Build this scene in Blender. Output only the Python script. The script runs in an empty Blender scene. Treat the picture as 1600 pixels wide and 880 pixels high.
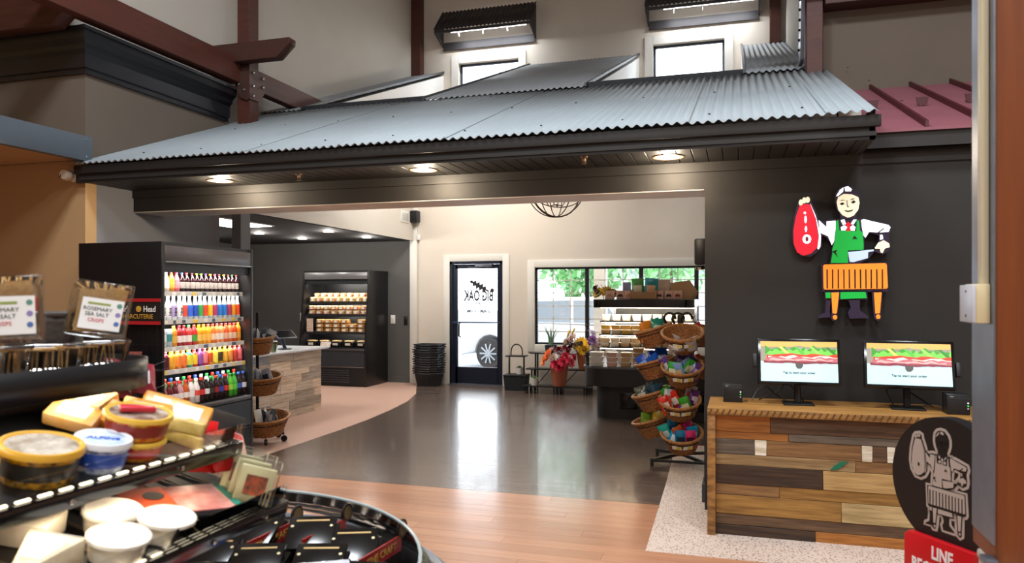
import bpy, bmesh, math, random
from mathutils import Vector, Matrix, Euler
random.seed(7)
SC = bpy.context.scene
C = SC.collection
R = math.radians
PI = math.pi

# ---------------------------------------------------------------- camera, world, exposure
cam = bpy.data.cameras.new('camera'); camo = bpy.data.objects.new('camera', cam); C.objects.link(camo)
cam.sensor_width = 36; cam.lens = 1164 / 1600 * 36; cam.shift_y = 23 / 1600
camo.location = (0, 0, 1.6); camo.rotation_euler = (R(90), 0, R(16.8))
cam.dof.use_dof = True; cam.dof.focus_distance = 8.0; cam.dof.aperture_fstop = 3.5
cam.clip_start = .05
SC.camera = camo
SC.view_settings.view_transform = 'Standard'; SC.view_settings.look = 'None'
SC.view_settings.gamma = 1; SC.view_settings.use_curve_mapping = False
SC.view_settings.exposure = 0.0
wd = bpy.data.worlds.new('sky'); SC.world = wd; wd.use_nodes = True
bg = wd.node_tree.nodes['Background']; bg.inputs[0].default_value = (.86, .93, 1, 1); bg.inputs[1].default_value = 7.0

def area(loc, sx, sy, power, col=(1, 1, 1), rot=(0, 0, 0), spread=180):
    l = bpy.data.lights.new('lamp_light', 'AREA'); l.shape = 'RECTANGLE'; l.size = sx; l.size_y = sy
    l.energy = power; l.color = col; l.spread = R(spread)
    o = bpy.data.objects.new('lamp_light', l); C.objects.link(o); o.location = loc; o.rotation_euler = rot
    return o
def spot(loc, power, col=(1, .84, .62), ang=110, blend=.6, size=.06, rot=(0, 0, 0)):
    l = bpy.data.lights.new('lamp_light', 'SPOT'); l.energy = power; l.color = col; l.spot_size = R(ang); l.spot_blend = blend; l.shadow_soft_size = size
    o = bpy.data.objects.new('lamp_light', l); C.objects.link(o); o.location = loc; o.rotation_euler = rot
    return o
WARM = (1, .82, .6); NEUT = (1, .95, .88); COOL = (.9, .95, 1)
# unseen fill lamps, added high above the shop floor (fixtures built with the hall ceiling)
HALL_FILL = [(-2.2, 2.6, 7.2, 300), (1.4, 2.6, 7.2, 270), (-2.2, -2.0, 7.2, 270), (2.6, -2.0, 7.2, 260)]
for x, y, z, p in HALL_FILL: area((x, y, z), 1.1, 1.1, p, COOL)
# fill lights added to brighten the room behind the opening, no fixtures
area((-3.6, 10.6, 4.55), 1.6, .9, 230, NEUT, rot=(R(22), 0, 0))
area((-2.2, 8.0, 3.5), 1.4, .7, 110, NEUT, rot=(R(22), 0, 0))

# ---------------------------------------------------------------- materials
def lin(h):
    if not isinstance(h, str): return (*h[:3], 1)
    h = h.lstrip('#'); h = h if len(h) == 6 else ''.join(q * 2 for q in h); o = []
    for i in (0, 2, 4):
        c = int(h[i:i + 2], 16) / 255; o.append(c / 12.92 if c <= .04045 else ((c + .055) / 1.055) ** 2.4)
    return (*o, 1)
MC = {}
def mat(name, c, r=.5, m=0, n=None, bump=0, bs=None, em=0, coat=0, trans=0, rv=0, ecol=None):
    """n = (noise scale xyz, second colour, contrast)"""
    if name in MC: return MC[name]
    k = bpy.data.materials.new(name); k.use_nodes = True; MC[name] = k
    nt = k.node_tree; p = nt.nodes['Principled BSDF']; L = nt.links
    p.inputs['Base Color'].default_value = lin(c); p.inputs['Roughness'].default_value = r; p.inputs['Metallic'].default_value = m
    if coat: p.inputs['Coat Weight'].default_value = coat; p.inputs['Coat Roughness'].default_value = .08
    if trans: p.inputs['Transmission Weight'].default_value = trans
    if em: p.inputs['Emission Color'].default_value = lin(ecol or c); p.inputs['Emission Strength'].default_value = em
    if n or bump:
        tc = nt.nodes.new('ShaderNodeTexCoord'); mp = nt.nodes.new('ShaderNodeMapping'); L.new(tc.outputs['Object'], mp.inputs['Vector'])
        s = n[0] if n else (bs or (20, 20, 20)); mp.inputs['Scale'].default_value = s if not isinstance(s, (int, float)) else (s, s, s)
        if rv:
            oi = nt.nodes.new('ShaderNodeObjectInfo'); ml = nt.nodes.new('ShaderNodeMath'); ml.operation = 'MULTIPLY'; ml.inputs[1].default_value = 37.
            L.new(oi.outputs['Random'], ml.inputs[0]); cb = nt.nodes.new('ShaderNodeCombineXYZ')
            for q in range(3): L.new(ml.outputs[0], cb.inputs[q])
            L.new(cb.outputs[0], mp.inputs['Location'])
        no = nt.nodes.new('ShaderNodeTexNoise'); no.inputs['Scale'].default_value = 1; no.inputs['Detail'].default_value = 5; no.inputs['Roughness'].default_value = .62
        L.new(mp.outputs[0], no.inputs['Vector'])
        if n:
            cr = nt.nodes.new('ShaderNodeValToRGB'); w = n[2] if len(n) > 2 else .25
            cr.color_ramp.elements[0].position = .5 - w; cr.color_ramp.elements[1].position = .5 + w
            cr.color_ramp.elements[0].color = lin(n[1]); cr.color_ramp.elements[1].color = lin(c)
            L.new(no.outputs['Fac'], cr.inputs[0]); src = cr.outputs[0]
            if rv:
                hs = nt.nodes.new('ShaderNodeHueSaturation'); mr = nt.nodes.new('ShaderNodeMapRange')
                mr.inputs['To Min'].default_value = 1 - rv; mr.inputs['To Max'].default_value = 1 + rv
                L.new(oi.outputs['Random'], mr.inputs['Value']); L.new(mr.outputs[0], hs.inputs['Value']); L.new(src, hs.inputs['Color']); src = hs.outputs[0]
            L.new(src, p.inputs['Base Color'])
        if bump:
            b = nt.nodes.new('ShaderNodeBump'); b.inputs['Strength'].default_value = bump; b.inputs['Distance'].default_value = .01
            L.new(no.outputs['Fac'], b.inputs['Height']); L.new(b.outputs[0], p.inputs['Normal'])
    return k
def glassmat(name, c='#ffffff', gl=.08, r=.02, tint=None, ior=1.3):
    if name in MC: return MC[name]
    k = bpy.data.materials.new(name); k.use_nodes = True; MC[name] = k; nt = k.node_tree; nt.nodes.clear()
    o = nt.nodes.new('ShaderNodeOutputMaterial'); mx = nt.nodes.new('ShaderNodeMixShader'); t = nt.nodes.new('ShaderNodeBsdfTransparent'); g = nt.nodes.new('ShaderNodeBsdfGlossy')
    t.inputs[0].default_value = lin(tint or c); g.inputs[0].default_value = lin(c); g.inputs['Roughness'].default_value = r
    fr = nt.nodes.new('ShaderNodeFresnel'); fr.inputs[0].default_value = ior
    ad = nt.nodes.new('ShaderNodeMath'); ad.operation = 'ADD'; ad.inputs[1].default_value = gl; ad.use_clamp = True
    L = nt.links; L.new(fr.outputs[0], ad.inputs[0]); L.new(ad.outputs[0], mx.inputs[0]); L.new(t.outputs[0], mx.inputs[1]); L.new(g.outputs[0], mx.inputs[2]); L.new(mx.outputs[0], o.inputs[0])
    return k
def flat(c, r=.5, **k):
    return mat('paint_' + c.strip('#') + '_%d' % int(r * 100) + ('_m' if k.get('m') else '') + ('_e%g' % k['em'] if k.get('em') else ''), c, r, **k)

# ---------------------------------------------------------------- mesh helpers
WM = {}
class M:
    def __init__(s): s.v = []; s.f = []; s.x = None
    def add(s, vs, fs):
        b = len(s.v)
        for q in vs:
            q = Vector(q); s.v.append(s.x @ q if s.x is not None else q)
        s.f += [[b + i for i in f] for f in fs]; return s
    def box(s, x0, x1, y0, y1, z0, z1):
        return s.add([(x0, y0, z0), (x1, y0, z0), (x1, y1, z0), (x0, y1, z0), (x0, y0, z1), (x1, y0, z1), (x1, y1, z1), (x0, y1, z1)],
                     [(0, 3, 2, 1), (4, 5, 6, 7), (0, 1, 5, 4), (1, 2, 6, 5), (2, 3, 7, 6), (3, 0, 4, 7)])
    def obox(s, c, d, e=(0, 0, 0)):
        m = Matrix.Translation(c) @ Euler(e).to_matrix().to_4x4(); h = [q / 2 for q in d]
        vs = [m @ Vector((a * h[0], b * h[1], g * h[2])) for a, b, g in [(-1, -1, -1), (1, -1, -1), (1, 1, -1), (-1, 1, -1), (-1, -1, 1), (1, -1, 1), (1, 1, 1), (-1, 1, 1)]]
        return s.add(vs, [(0, 3, 2, 1), (4, 5, 6, 7), (0, 1, 5, 4), (1, 2, 6, 5), (2, 3, 7, 6), (3, 0, 4, 7)])
    def lathe(s, prof, n=16, c=(0, 0, 0), sx=1, sy=1, rot=None):
        vs = []; fs = []
        m = Matrix.Translation(c) @ (Euler(rot).to_matrix().to_4x4() if rot else Matrix())
        for r, z in prof:
            for i in range(n):
                a = 2 * PI * i / n; vs.append(m @ Vector((r * sx * math.cos(a), r * sy * math.sin(a), z)))
        for j in range(len(prof) - 1):
            for i in range(n): fs.append((j * n + i, j * n + (i + 1) % n, (j + 1) * n + (i + 1) % n, (j + 1) * n + i))
        if prof[0][0] > 1e-6: fs.append(tuple(range(n))[::-1])
        if prof[-1][0] > 1e-6: fs.append(tuple(range((len(prof) - 1) * n, len(prof) * n)))
        return s.add(vs, fs)
    def tube(s, pts, r, n=8, closed=False):
        pts = [Vector(p) for p in pts]; N = len(pts); vs = []; fs = []; up = None
        for i, p in enumerate(pts):
            a = pts[(i - 1) % N] if (closed or i) else p; b = pts[(i + 1) % N] if (closed or i < N - 1) else p
            t = (b - a).normalized()
            if up is None:
                up = Vector((0, 0, 1)) if abs(t.z) < .9 else Vector((1, 0, 0))
            u = (up - t * up.dot(t)).normalized(); w = t.cross(u); up = u
            rr = r[i] if isinstance(r, (list, tuple)) else r
            for k in range(n):
                g = 2 * PI * k / n + PI / 4 * (n == 4); vs.append(p + (u * math.cos(g) + w * math.sin(g)) * rr)
        for i in range(N if closed else N - 1):
            j = (i + 1) % N
            for k in range(n): fs.append((i * n + k, i * n + (k + 1) % n, j * n + (k + 1) % n, j * n + k))
        if not closed: fs += [tuple(range(n))[::-1], tuple(range((N - 1) * n, N * n))]
        return s.add(vs, fs)
    def prism(s, poly, h0, h1, pl='xy'):
        def q(a, b, h): return (a, b, h) if pl == 'xy' else (a, h, b) if pl == 'xz' else (h, a, b)
        n = len(poly); vs = [q(a, b, h0) for a, b in poly] + [q(a, b, h1) for a, b in poly]
        return s.add(vs, [tuple(range(n))[::-1], tuple(range(n, 2 * n))] + [(i, (i + 1) % n, n + (i + 1) % n, n + i) for i in range(n)])
    def grid(s, fn, nu, nv):
        vs = [fn(i / nu, j / nv) for j in range(nv + 1) for i in range(nu + 1)]
        return s.add(vs, [(j * (nu + 1) + i, j * (nu + 1) + i + 1, (j + 1) * (nu + 1) + i + 1, (j + 1) * (nu + 1) + i) for j in range(nv) for i in range(nu)])
    def build(s, name, mt, par=None, sm=0, bev=0, loc=None, rot=None, w=False, sol=0, jit=0, seg=2):
        me = bpy.data.meshes.new(name)
        vs = s.v
        if w and par is not None: inv = WM[par.name].inverted(); vs = [inv @ q for q in vs]
        if w and par is None and loc is not None: vs = [q - Vector(loc) for q in vs]
        me.from_pydata([tuple(q) for q in vs], [], s.f)
        bm = bmesh.new(); bm.from_mesh(me); bmesh.ops.recalc_face_normals(bm, faces=bm.faces)
        if jit:
            for q in bm.verts: q.co += Vector((random.uniform(-jit, jit), random.uniform(-jit, jit), random.uniform(-jit, jit)))
        if bev:
            ed = [e for e in bm.edges if len(e.link_faces) == 2 and e.calc_face_angle(0) > R(35)]
            bmesh.ops.bevel(bm, geom=ed, offset=bev, segments=seg, affect='EDGES', profile=.5, clamp_overlap=True)
        bm.to_mesh(me); bm.free()
        if sm or bev: me.shade_smooth(); me.set_sharp_from_angle(angle=R(sm if sm > 1 else 40))
        return meshobj(name, me, mt, par, loc, rot, sol)
def meshobj(name, me, mt, par=None, loc=None, rot=None, sol=0):
    o = bpy.data.objects.new(name, me); C.objects.link(o)
    if isinstance(mt, str): mt = MC[mt]
    if not me.materials: me.materials.append(mt)
    if loc is not None: o.location = loc
    if rot is not None: o.rotation_euler = rot
    lm = Matrix.Translation(loc or (0, 0, 0)) @ Euler(rot or (0, 0, 0)).to_matrix().to_4x4()
    if par is not None: o.parent = par; WM[o.name] = WM[par.name] @ lm
    else: WM[o.name] = lm
    if sol: q = o.modifiers.new('thickness', 'SOLIDIFY'); q.thickness = sol; q.offset = 0
    return o
def tag(o, label, cat, group=None):
    o['label'] = label; o['category'] = cat
    if group: o['group'] = group
    return o
def thing(name, label, cat, loc=(0, 0, 0), rz=0, group=None, rot=None):
    o = bpy.data.objects.new(name, None); o.empty_display_size = .05; C.objects.link(o); o.location = loc; o.rotation_euler = rot or (0, 0, rz)
    WM[o.name] = Matrix.Translation(loc) @ Euler(rot or (0, 0, rz)).to_matrix().to_4x4()
    return tag(o, label, cat, group)
def struct(o, label=None):
    o['kind'] = 'structure'
    if label: o['label'] = label
    return o
def dup(root, loc, rot=None, label=None, group=None, mats=None):
    def cp(o, par):
        c = o.copy(); C.objects.link(c)
        if par is not None: c.parent = par
        for ch in [q for q in KIDS.get(o.name, o.children)]: cp(ch, c)
        return c
    r = cp(root, None); r.location = loc
    if rot is not None: r.rotation_euler = rot if hasattr(rot, '__len__') else (0, 0, rot)
    if label: r['label'] = label
    if group: r['group'] = group
    WM[r.name] = Matrix.Translation(loc) @ r.rotation_euler.to_matrix().to_4x4()
    return r
KIDS = {}
def text(s, size, name, mt, par, loc, rot, ext=.0006, al='CENTER', sx=1, bold=0):
    cu = bpy.data.curves.new('t', 'FONT'); cu.body = s; cu.size = size; cu.align_x = al; cu.align_y = 'CENTER'; cu.extrude = ext; cu.offset = bold; cu.resolution_u = 2
    o = bpy.data.objects.new('t', cu); C.objects.link(o)
    me = bpy.data.meshes.new_from_object(o.evaluated_get(bpy.context.evaluated_depsgraph_get()))
    bpy.data.objects.remove(o); bpy.data.curves.remove(cu)
    if sx != 1:
        for v in me.vertices: v.co.x *= sx
    me.name = name; me.materials.clear()
    return meshobj(name, me, mt, par, loc, rot)
ORD = ['first', 'second', 'third', 'fourth', 'fifth', 'sixth', 'seventh', 'eighth', 'ninth', 'tenth', 'eleventh', 'twelfth', 'thirteenth', 'fourteenth', 'fifteenth', 'sixteenth', 'seventeenth', 'eighteenth', 'nineteenth', 'twentieth', 'twenty-first', 'twenty-second', 'twenty-third', 'twenty-fourth', 'twenty-fifth', 'twenty-sixth', 'twenty-seventh', 'twenty-eighth']
U = random.uniform

# material library
mat('black_paint', '#252321', .6, n=(3, '#201e1c', .3))
mat('black_metal', '#0f0f11', .38)
mat('black_gloss', '#0b0b0d', .16)
mat('black_satin', '#17171a', .45)
mat('charcoal_wall', '#565553', .7, n=(2, '#51504e', .3))
mat('grey_wall', '#77777c', .75)
mat('cream_wall', '#d9cfc2', .85, n=(1.5, '#d3c9bc', .3))
mat('hall_wall', '#c9c2b8', .85, n=(1.2, '#c2bbb0', .3))
mat('tan_wall_lit', '#b79468', .85, n=(1.5, '#b18e63', .3))  # tower paint with the warm lamplight put into its colour
mat('tan_wall_dim', '#6a5f54', .85, n=(1.5, '#655a4f', .3))  # same tower paint where light is dim, shade put into its colour
mat('white_paint', '#e9e7e3', .6)
mat('white_trim', '#dcd8d0', .45)
mat('dark_ceiling', '#17171a', .8)
mat('galvanised', '#9fa9ae', .55, .08, n=((1.5, .6, 1), '#8d969b', .35))
mat('roof_upper', '#94989b', .55, .08, n=((1.5, .6, 1), '#82868a', .35))
mat('awning_metal', '#3a3638', .5, .2, n=(6, '#322f31', .3))
mat('red_roof', '#8f5660', .5, n=(3, '#804a54', .3))
mat('red_dark', '#4a141b', .5)
mat('timber', '#5d2f22', .55, n=((3, 3, 22), '#3f1d15', .3), bump=.15)
mat('timber_y', '#5d2f22', .55, n=((22, 2, 22), '#45221a', .3), bump=.15)
mat('timber_x', '#4c261c', .55, n=((2, 22, 22), '#361912', .3), bump=.15)
mat('timber_column', '#8a4a1e', .5, n=((26, 26, 1.6), '#6b3413', .3), bump=.12)
mat('steel', '#8d93a0', .35, .85, n=(9, '#767c8a', .3))
mat('steel_blue', '#66707a', .45, .4)
mat('chrome', '#c8ccd0', .12, 1)
mat('plank_dark', '#6b5c53', .24, coat=.2, n=((1.6, 26, 20), '#4a3d36', .28), bump=.32, rv=.10)
mat('plank_brown', '#bb8a6c', .21, n=((1.3, 28, 20), '#a06e52', .32), bump=.07, rv=.10)
mat('vinyl_pink', '#c9a594', .42, n=(30, '#c19c8b', .3))
mat('joint', '#2c211b', .6)
# ---------------------------------------------------------------- large structure
def terrazzo():
    k = bpy.data.materials.new('terrazzo'); k.use_nodes = True; MC['terrazzo'] = k; nt = k.node_tree; p = nt.nodes['Principled BSDF']; L = nt.links
    p.inputs['Roughness'].default_value = .38
    tc = nt.nodes.new('ShaderNodeTexCoord'); v = nt.nodes.new('ShaderNodeTexVoronoi'); v.inputs['Scale'].default_value = 62; L.new(tc.outputs['Object'], v.inputs['Vector'])
    no = nt.nodes.new('ShaderNodeTexNoise'); no.inputs['Scale'].default_value = 55; L.new(tc.outputs['Object'], no.inputs['Vector'])
    cr = nt.nodes.new('ShaderNodeValToRGB'); e = cr.color_ramp.elements; e[0].position = .10; e[1].position = .2; e[0].color = (1, 1, 1, 1); e[1].color = (0, 0, 0, 1)
    mu = nt.nodes.new('ShaderNodeMath'); mu.operation = 'MULTIPLY'
    c2 = nt.nodes.new('ShaderNodeValToRGB'); c2.color_ramp.elements[0].position = .38; c2.color_ramp.elements[1].position = .46
    L.new(v.outputs['Distance'], cr.inputs[0]); L.new(no.outputs['Fac'], c2.inputs[0])
    cr.color_ramp.elements[0].position = .22; cr.color_ramp.elements[1].position = .42
    L.new(cr.outputs[0], mu.inputs[0]); L.new(c2.outputs[0], mu.inputs[1])
    mx = nt.nodes.new('ShaderNodeMix'); mx.data_type = 'RGBA'; mx.inputs['A'].default_value = lin('#d6c4b7'); mx.inputs['B'].default_value = lin('#6e4a36')
    L.new(mu.outputs[0], mx.inputs['Factor']); L.new(mx.outputs['Result'], p.inputs['Base Color'])
terrazzo()
fl = struct(M().box(-9.5, 6, -6, 12.85, -.12, -.008).build('floor', 'joint'))
me = {}
def planks(x0, x1, y0, y1, w, ln, mt, key, clip=None):
    y = y0; row = 0
    while y < y1 - .01:
        h = min(w, y1 - y); x = x0 - ln * ((row * .37) % 1)
        while x < x1:
            a, b = max(x, x0), min(x + ln, x1)
            if b - a > .02 and (clip is None or clip(a, b, y, y + h)):
                kk = (key, round(b - a, 3), round(h, 3))
                if kk not in me: me[kk] = M().box(0, b - a - .0015, 0, h - .0015, -.01, 0).build('floor_plank', mt, fl, loc=(a, y, 0)).data
                else: meshobj('floor_plank', me[kk], mt, fl, (a, y, 0))
            x += ln
        y += w; row += 1
planks(-4.6, 3, 2.4, 5.79, .13, 1.83, 'plank_brown', 'b')
M().box(-9.5, 6, -6, 2.4, -.008, 0).box(-9.5, -4.6, 2.4, 5.79, -.008, 0).box(3, 6, 2.4, 5.79, -.008, 0).build('floor_field', 'plank_brown', fl)
planks(-5.75, 1, 5.79, 12.65, .18, 1.22, 'plank_dark', 'd', clip=lambda a, b, y, z: not (a > -.53 and z < 7.2) and not (b < -4.62 and z < 11.6))
cur = [(-5.62, 12.65), (-5.45, 12.17), (-5.05, 11.27), (-4.80, 10.4), (-4.66, 9.5), (-4.58, 8.7), (-4.54, 7.9), (-4.54, 7.2), (-4.54, 5.79)]
M().prism(cur + [(-9.5, 5.79), (-9.5, 12.65)], -.007, .0025).build('floor_vinyl', 'vinyl_pink', fl)
M().prism([(-.55, 4.72), (3, 4.72), (3, 5.75), (1, 5.75), (1, 8.2), (-.63, 8.2), (-.58, 6.5)], -.007, .0025).build('floor_terrazzo', 'terrazzo', fl)

def holed(x0, x1, z0, z1, y0, y1, holes):
    m = M(); xs = sorted({x0, x1, *[h[0] for h in holes], *[h[1] for h in holes]}); xs = [x for x in xs if x0 <= x <= x1]
    for a, b in zip(xs, xs[1:]):
        c = (a + b) / 2; hs = sorted([(h[2], h[3]) for h in holes if h[0] < c < h[1]]); z = z0
        for p, q in hs:
            if p > z: m.box(a, b, y0, y1, z, p)
            z = q
        if z < z1: m.box(a, b, y0, y1, z, z1)
    return m
YB = 12.65
UW = [(-4.83, -3.69), (-1.35, -.19)]      # high windows
DOOR = (-5.0, -3.99, 0, 2.23); WIN = (-3.40, .29, .755, 2.105)
holes = [DOOR, WIN] + [(a, b, 4.85, 5.82) for a, b in UW]
wb = struct(holed(-5.75, 1.2, 0, 8, YB, YB + .16, holes).build('wall_back', 'cream_wall'))
struct(M().box(-9.5, -5.77, YB - .03, YB + .16, 0, 2.7).build('wall_back_dark', 'charcoal_wall'))
struct(M().box(-9.5, -5.79, YB - .045, YB - .03, 0, .11).build('baseboard_back_left', 'charcoal_wall'))
struct(M().box(-5.77, -5.63, YB - .06, YB, 0, 3.4).build('trim_1', 'white_trim', bev=.004))
struct(M().box(-5.63, -5.09, YB - .015, YB, 0, .12).box(-3.9, 1.0, YB - .015, YB, 0, .12).build('baseboard_back', 'white_trim'))
struct(M().box(-5.75, -5.69, 5.36, YB, 2.62, 8).build('wall_left', 'hall_wall'))
struct(M().box(-9.5, -5.691, 5.35, YB - .03, 2.62, 2.72).build('ceiling_dark', 'dark_ceiling'))
struct(M().box(-9.5, -9.4, 5.35, 12.8, 0, 2.62).build('wall_far_left', 'charcoal_wall'))
# tower with a cornice, left
struct(M().box(-9.5, -5.5, 5.2, 5.32, 0, 2.8).build('wall_tower_front', 'tan_wall_lit'))
struct(M().box(-9.5, -5.5, 5.2, 5.35, 2.8, 3.95).box(-5.62, -5.5, 5.35, 7.08, 2.62, 3.95).build('wall_tower_upper', 'tan_wall_dim'))
struct(M().box(-5.62, -5.5, 5.32, 6.98, 0, 2.62).build('wall_alcove', 'grey_wall'))
pr = [(0, 3.56), (.025, 3.56), (.025, 3.60), (.045, 3.61), (.045, 3.73), (.075, 3.76), (.085, 3.80), (.13, 3.84), (.14, 3.90), (.16, 3.90), (.16, 3.93), (0, 3.93)]
def cornice(p):
    m = M(); n = len(p); vs = []
    for o, z in p: vs += [(-9.5, 5.2 - o, z), (-5.5 + o, 5.2 - o, z), (-5.5 + o, 7.1, z)]
    fs = []
    for i in range(n):
        j = (i + 1) % n
        for k in (0, 1): fs.append((i * 3 + k, i * 3 + k + 1, j * 3 + k + 1, j * 3 + k))
    fs += [tuple(i * 3 for i in range(n)), tuple(i * 3 + 2 for i in range(n))[::-1]]
    return m.add(vs, fs)
cn = struct(cornice(pr).build('trim_2', mat('cornice_black', '#17181d', .32), sm=20))
struct(M().box(-9.5, -5.47, -6, 5.18, 2.8, 2.9).build('ceiling_side_room', 'tan_wall_lit'))
# main hall shell
struct(M().box(-9.5, 6, -6.2, -6, 0, 8).build('wall_front', 'hall_wall'))
struct(M().box(6, 6.2, -6, 12.8, 0, 8).build('wall_right', 'hall_wall'))
struct(M().box(-9.7, -9.5, -6, 12.8, 0, 8).build('wall_side_room', 'tan_wall_lit'))
struct(M().box(-9.7, 6.2, -6.2, 12.85, 8, 8.1).build('ceiling', 'hall_wall'))
struct(M().box(-9.5, -5.7, 5.21, 5.4, 3.9, 8).build('wall_upper_left', 'hall_wall'))
# opening wall
hd = struct(M().box(-5.5, 3, 5.75, 6.15, 2.403, 2.78).build('wall_header', 'black_paint'))
struct(M().box(-.23, 3, 5.75, 6.15, 0, 2.403).build('wall_sign', 'black_paint'))
struct(M().box(-5.5, -.235, 5.756, 6.16, 2.396, 2.404).box(-5.5, 1, 6.15, 6.16, 2.4, 2.75).build('trim_3', 'white_trim'))
struct(M().box(-5.5, 3, 5.732, 5.75, 2.53, 2.605).build('trim_4', 'black_paint'))
struct(M().box(.74, .9, 6.15, YB, 0, 3.05).build('wall_entry_right', 'cream_wall'))
# porch soffit, boards and fascia
sf = struct(M().box(-5.5, .84, 5.14, 5.76, 2.612, 2.64).build('ceiling_soffit', 'black_paint'))
b0 = None; x = -5.5
while x < .84 - .05:
    if b0 is None: b0 = M().box(0, .1005, 5.17, 5.75, 2.6, 2.614).build('soffit_board', mat('soffit_black', '#201f1d', .5), sf, loc=(x, 0, 0), bev=.004, seg=1).data
    else: meshobj('soffit_board', b0, None, sf, (x, 0, 0))
    x += .104
fa = struct(M().box(-5.55, .835, 5.15, 5.175, 2.592, 2.70).build('trim_5', 'black_paint'))
M().box(-5.55, .865, 5.125, 5.16, 2.668, 2.742).build('fascia_board', 'black_paint', fa, bev=.003)
M().box(.80, .835, 5.15, 5.76, 2.592, 2.78).build('end_board', 'black_paint', fa)
# corrugated roof
SL = .383; Z0 = 2.757; Y0 = 5.1
def rz(y): return Z0 + SL * (y - Y0)
rf = struct(M().box(-5.49, .83, 5.18, 5.2, 2.62, 2.74).build('roof_corrugated', 'black_paint'))
def sheet(x0, x1, y0, y1, mt, off, ph=.067, am=.0105):
    m = M(); nx = max(4, int(round((x1 - x0) / ph * 6)))
    def f(u, v):
        X = x0 + (x1 - x0) * u; Y = y0 + (y1 - y0) * v
        return (X, Y, rz(Y) + off + am * math.sin(2 * PI * X / ph))
    m.grid(f, nx, 1)
    o = m.build('roof_sheet', mt, rf, sm=60); q = o.modifiers.new('thickness', 'SOLIDIFY'); q.thickness = .003; q.offset = -1
    return o
def sheets(x0, x1, y0, y1, mt, z, w=.871):
    x = x0; k = 0
    while x < x1 - .02:
        e = min(x + w + .03, x1); sheet(x, e, y0 - .03 * (k % 3 == 1) * 0, y1, mt, z + .004 * (k % 2)); x += w; k += 1
sheets(-5.56, .852, 5.1, 8.08, 'galvanised', 0)
WELL = [(-5.12, -3.5), (-1.58, .07)]
for a, b in ((-5.69, WELL[0][0]), (WELL[0][1], WELL[1][0]), (WELL[1][1], .74)):
    sheets(a, b, 7.98, YB, 'roof_upper', .024)
for i, y in enumerate((5.35, 6.6, 7.8)):
    for k in range(11):
        X = -5.0 + k * .603 + .0167 - .0245
        M().lathe([(.009, 0), (.009, .004), (.004, .007)], 6, c=(X, y, rz(y) + .012)).build('roof_screw', flat('#30302e', .5), rf)
# roof body with the two light wells, white inside
def slab(m, x0, x1, y0, y1, t0=.03, t1=.5):
    m.add([(x0, y0, rz(y0) - t1), (x1, y0, rz(y0) - t1), (x1, y1, rz(y1) - t1), (x0, y1, rz(y1) - t1), (x0, y0, rz(y0) - t0), (x1, y0, rz(y0) - t0), (x1, y1, rz(y1) - t0), (x0, y1, rz(y1) - t0)],
          [(0, 3, 2, 1), (4, 5, 6, 7), (0, 1, 5, 4), (1, 2, 6, 5), (2, 3, 7, 6), (3, 0, 4, 7)])
m = M(); slab(m, -5.69, .73, 6.16, 8.08)
for a, b in ((-5.69, WELL[0][0]), (WELL[0][1], WELL[1][0]), (WELL[1][1], .73)): slab(m, a, b, 8.08, YB)
struct(m.build('ceiling_entry', 'white_paint'))
wt = M()
for a, b in WELL:
    for x in (a - .012, b - .012):
        wt.add([(x + p, y, rz(y) + q) for y in (8.0, YB) for p, q in ((0, .02), (.024, .02), (.024, .055), (0, .055))], [(0, 1, 2, 3), (7, 6, 5, 4), (0, 4, 5, 1), (1, 5, 6, 2), (2, 6, 7, 3), (3, 7, 4, 0)])
    wt.obox(((a + b) / 2, 8.095, rz(8.09) + .012), (b - a + .03, .03, .085), (math.atan(SL), 0, 0))
struct(wt.build('trim_6', flat('#3c3e42', .5)))
# red standing-seam roof, right, with its fascia
rr = struct(M().box(.86, 3, 5.64, 5.7, 2.62, 2.735).box(.86, 3, 5.66, 5.75, 2.62, 2.66).build('roof_red', 'black_paint'))
def rzz(y): return 2.742 + .381 * (y - 5.62)
for i, (a, b) in enumerate(((.86, 1.228), (1.228, 1.571), (1.571, 1.91), (1.91, 2.3), (2.3, 2.7))):
    p = M(); p.add([(q, y, rzz(y) + h) for y in (5.62, 7.85) for h in (-.02, 0) for q in (a, b)], [(0, 1, 3, 2), (4, 6, 7, 5), (2, 3, 7, 6), (0, 4, 5, 1), (0, 2, 6, 4), (1, 5, 7, 3)]); p.build('roof_pan', 'red_roof', rr)
    p = M(); p.add([(b + q, y, rzz(y) + h) for y in (5.62, 7.85) for h in (0, .045) for q in (-.011, .011)], [(0, 1, 3, 2), (4, 6, 7, 5), (2, 3, 7, 6), (0, 4, 5, 1), (0, 2, 6, 4), (1, 5, 7, 3)]); p.build('roof_seam', 'red_dark', rr)
    x = (a + b) / 2; y = 6.55
    p = M().prism([(x - .045, rzz(y) + .075), (x + .045, rzz(y) + .075), (x + .035, rzz(y) + .02), (x + .012, rzz(y) - .005), (x - .012, rzz(y) - .005), (x - .035, rzz(y) + .02)], y, y + .012, 'xz')
    p.obox((x, y + .06, rzz(y + .06) + .004), (.03, .13, .008), (math.atan(.381), 0, 0)); p.build('snow_guard', 'red_dark', rr)
struct(M().box(.8, 6, 7.85, 7.95, 0, 8).build('wall_upper_right', 'tan_wall_dim'))
struct(M().box(.74, .8, 7.85, YB, 3.4, 8).build('wall_light_right', 'hall_wall'))

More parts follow.
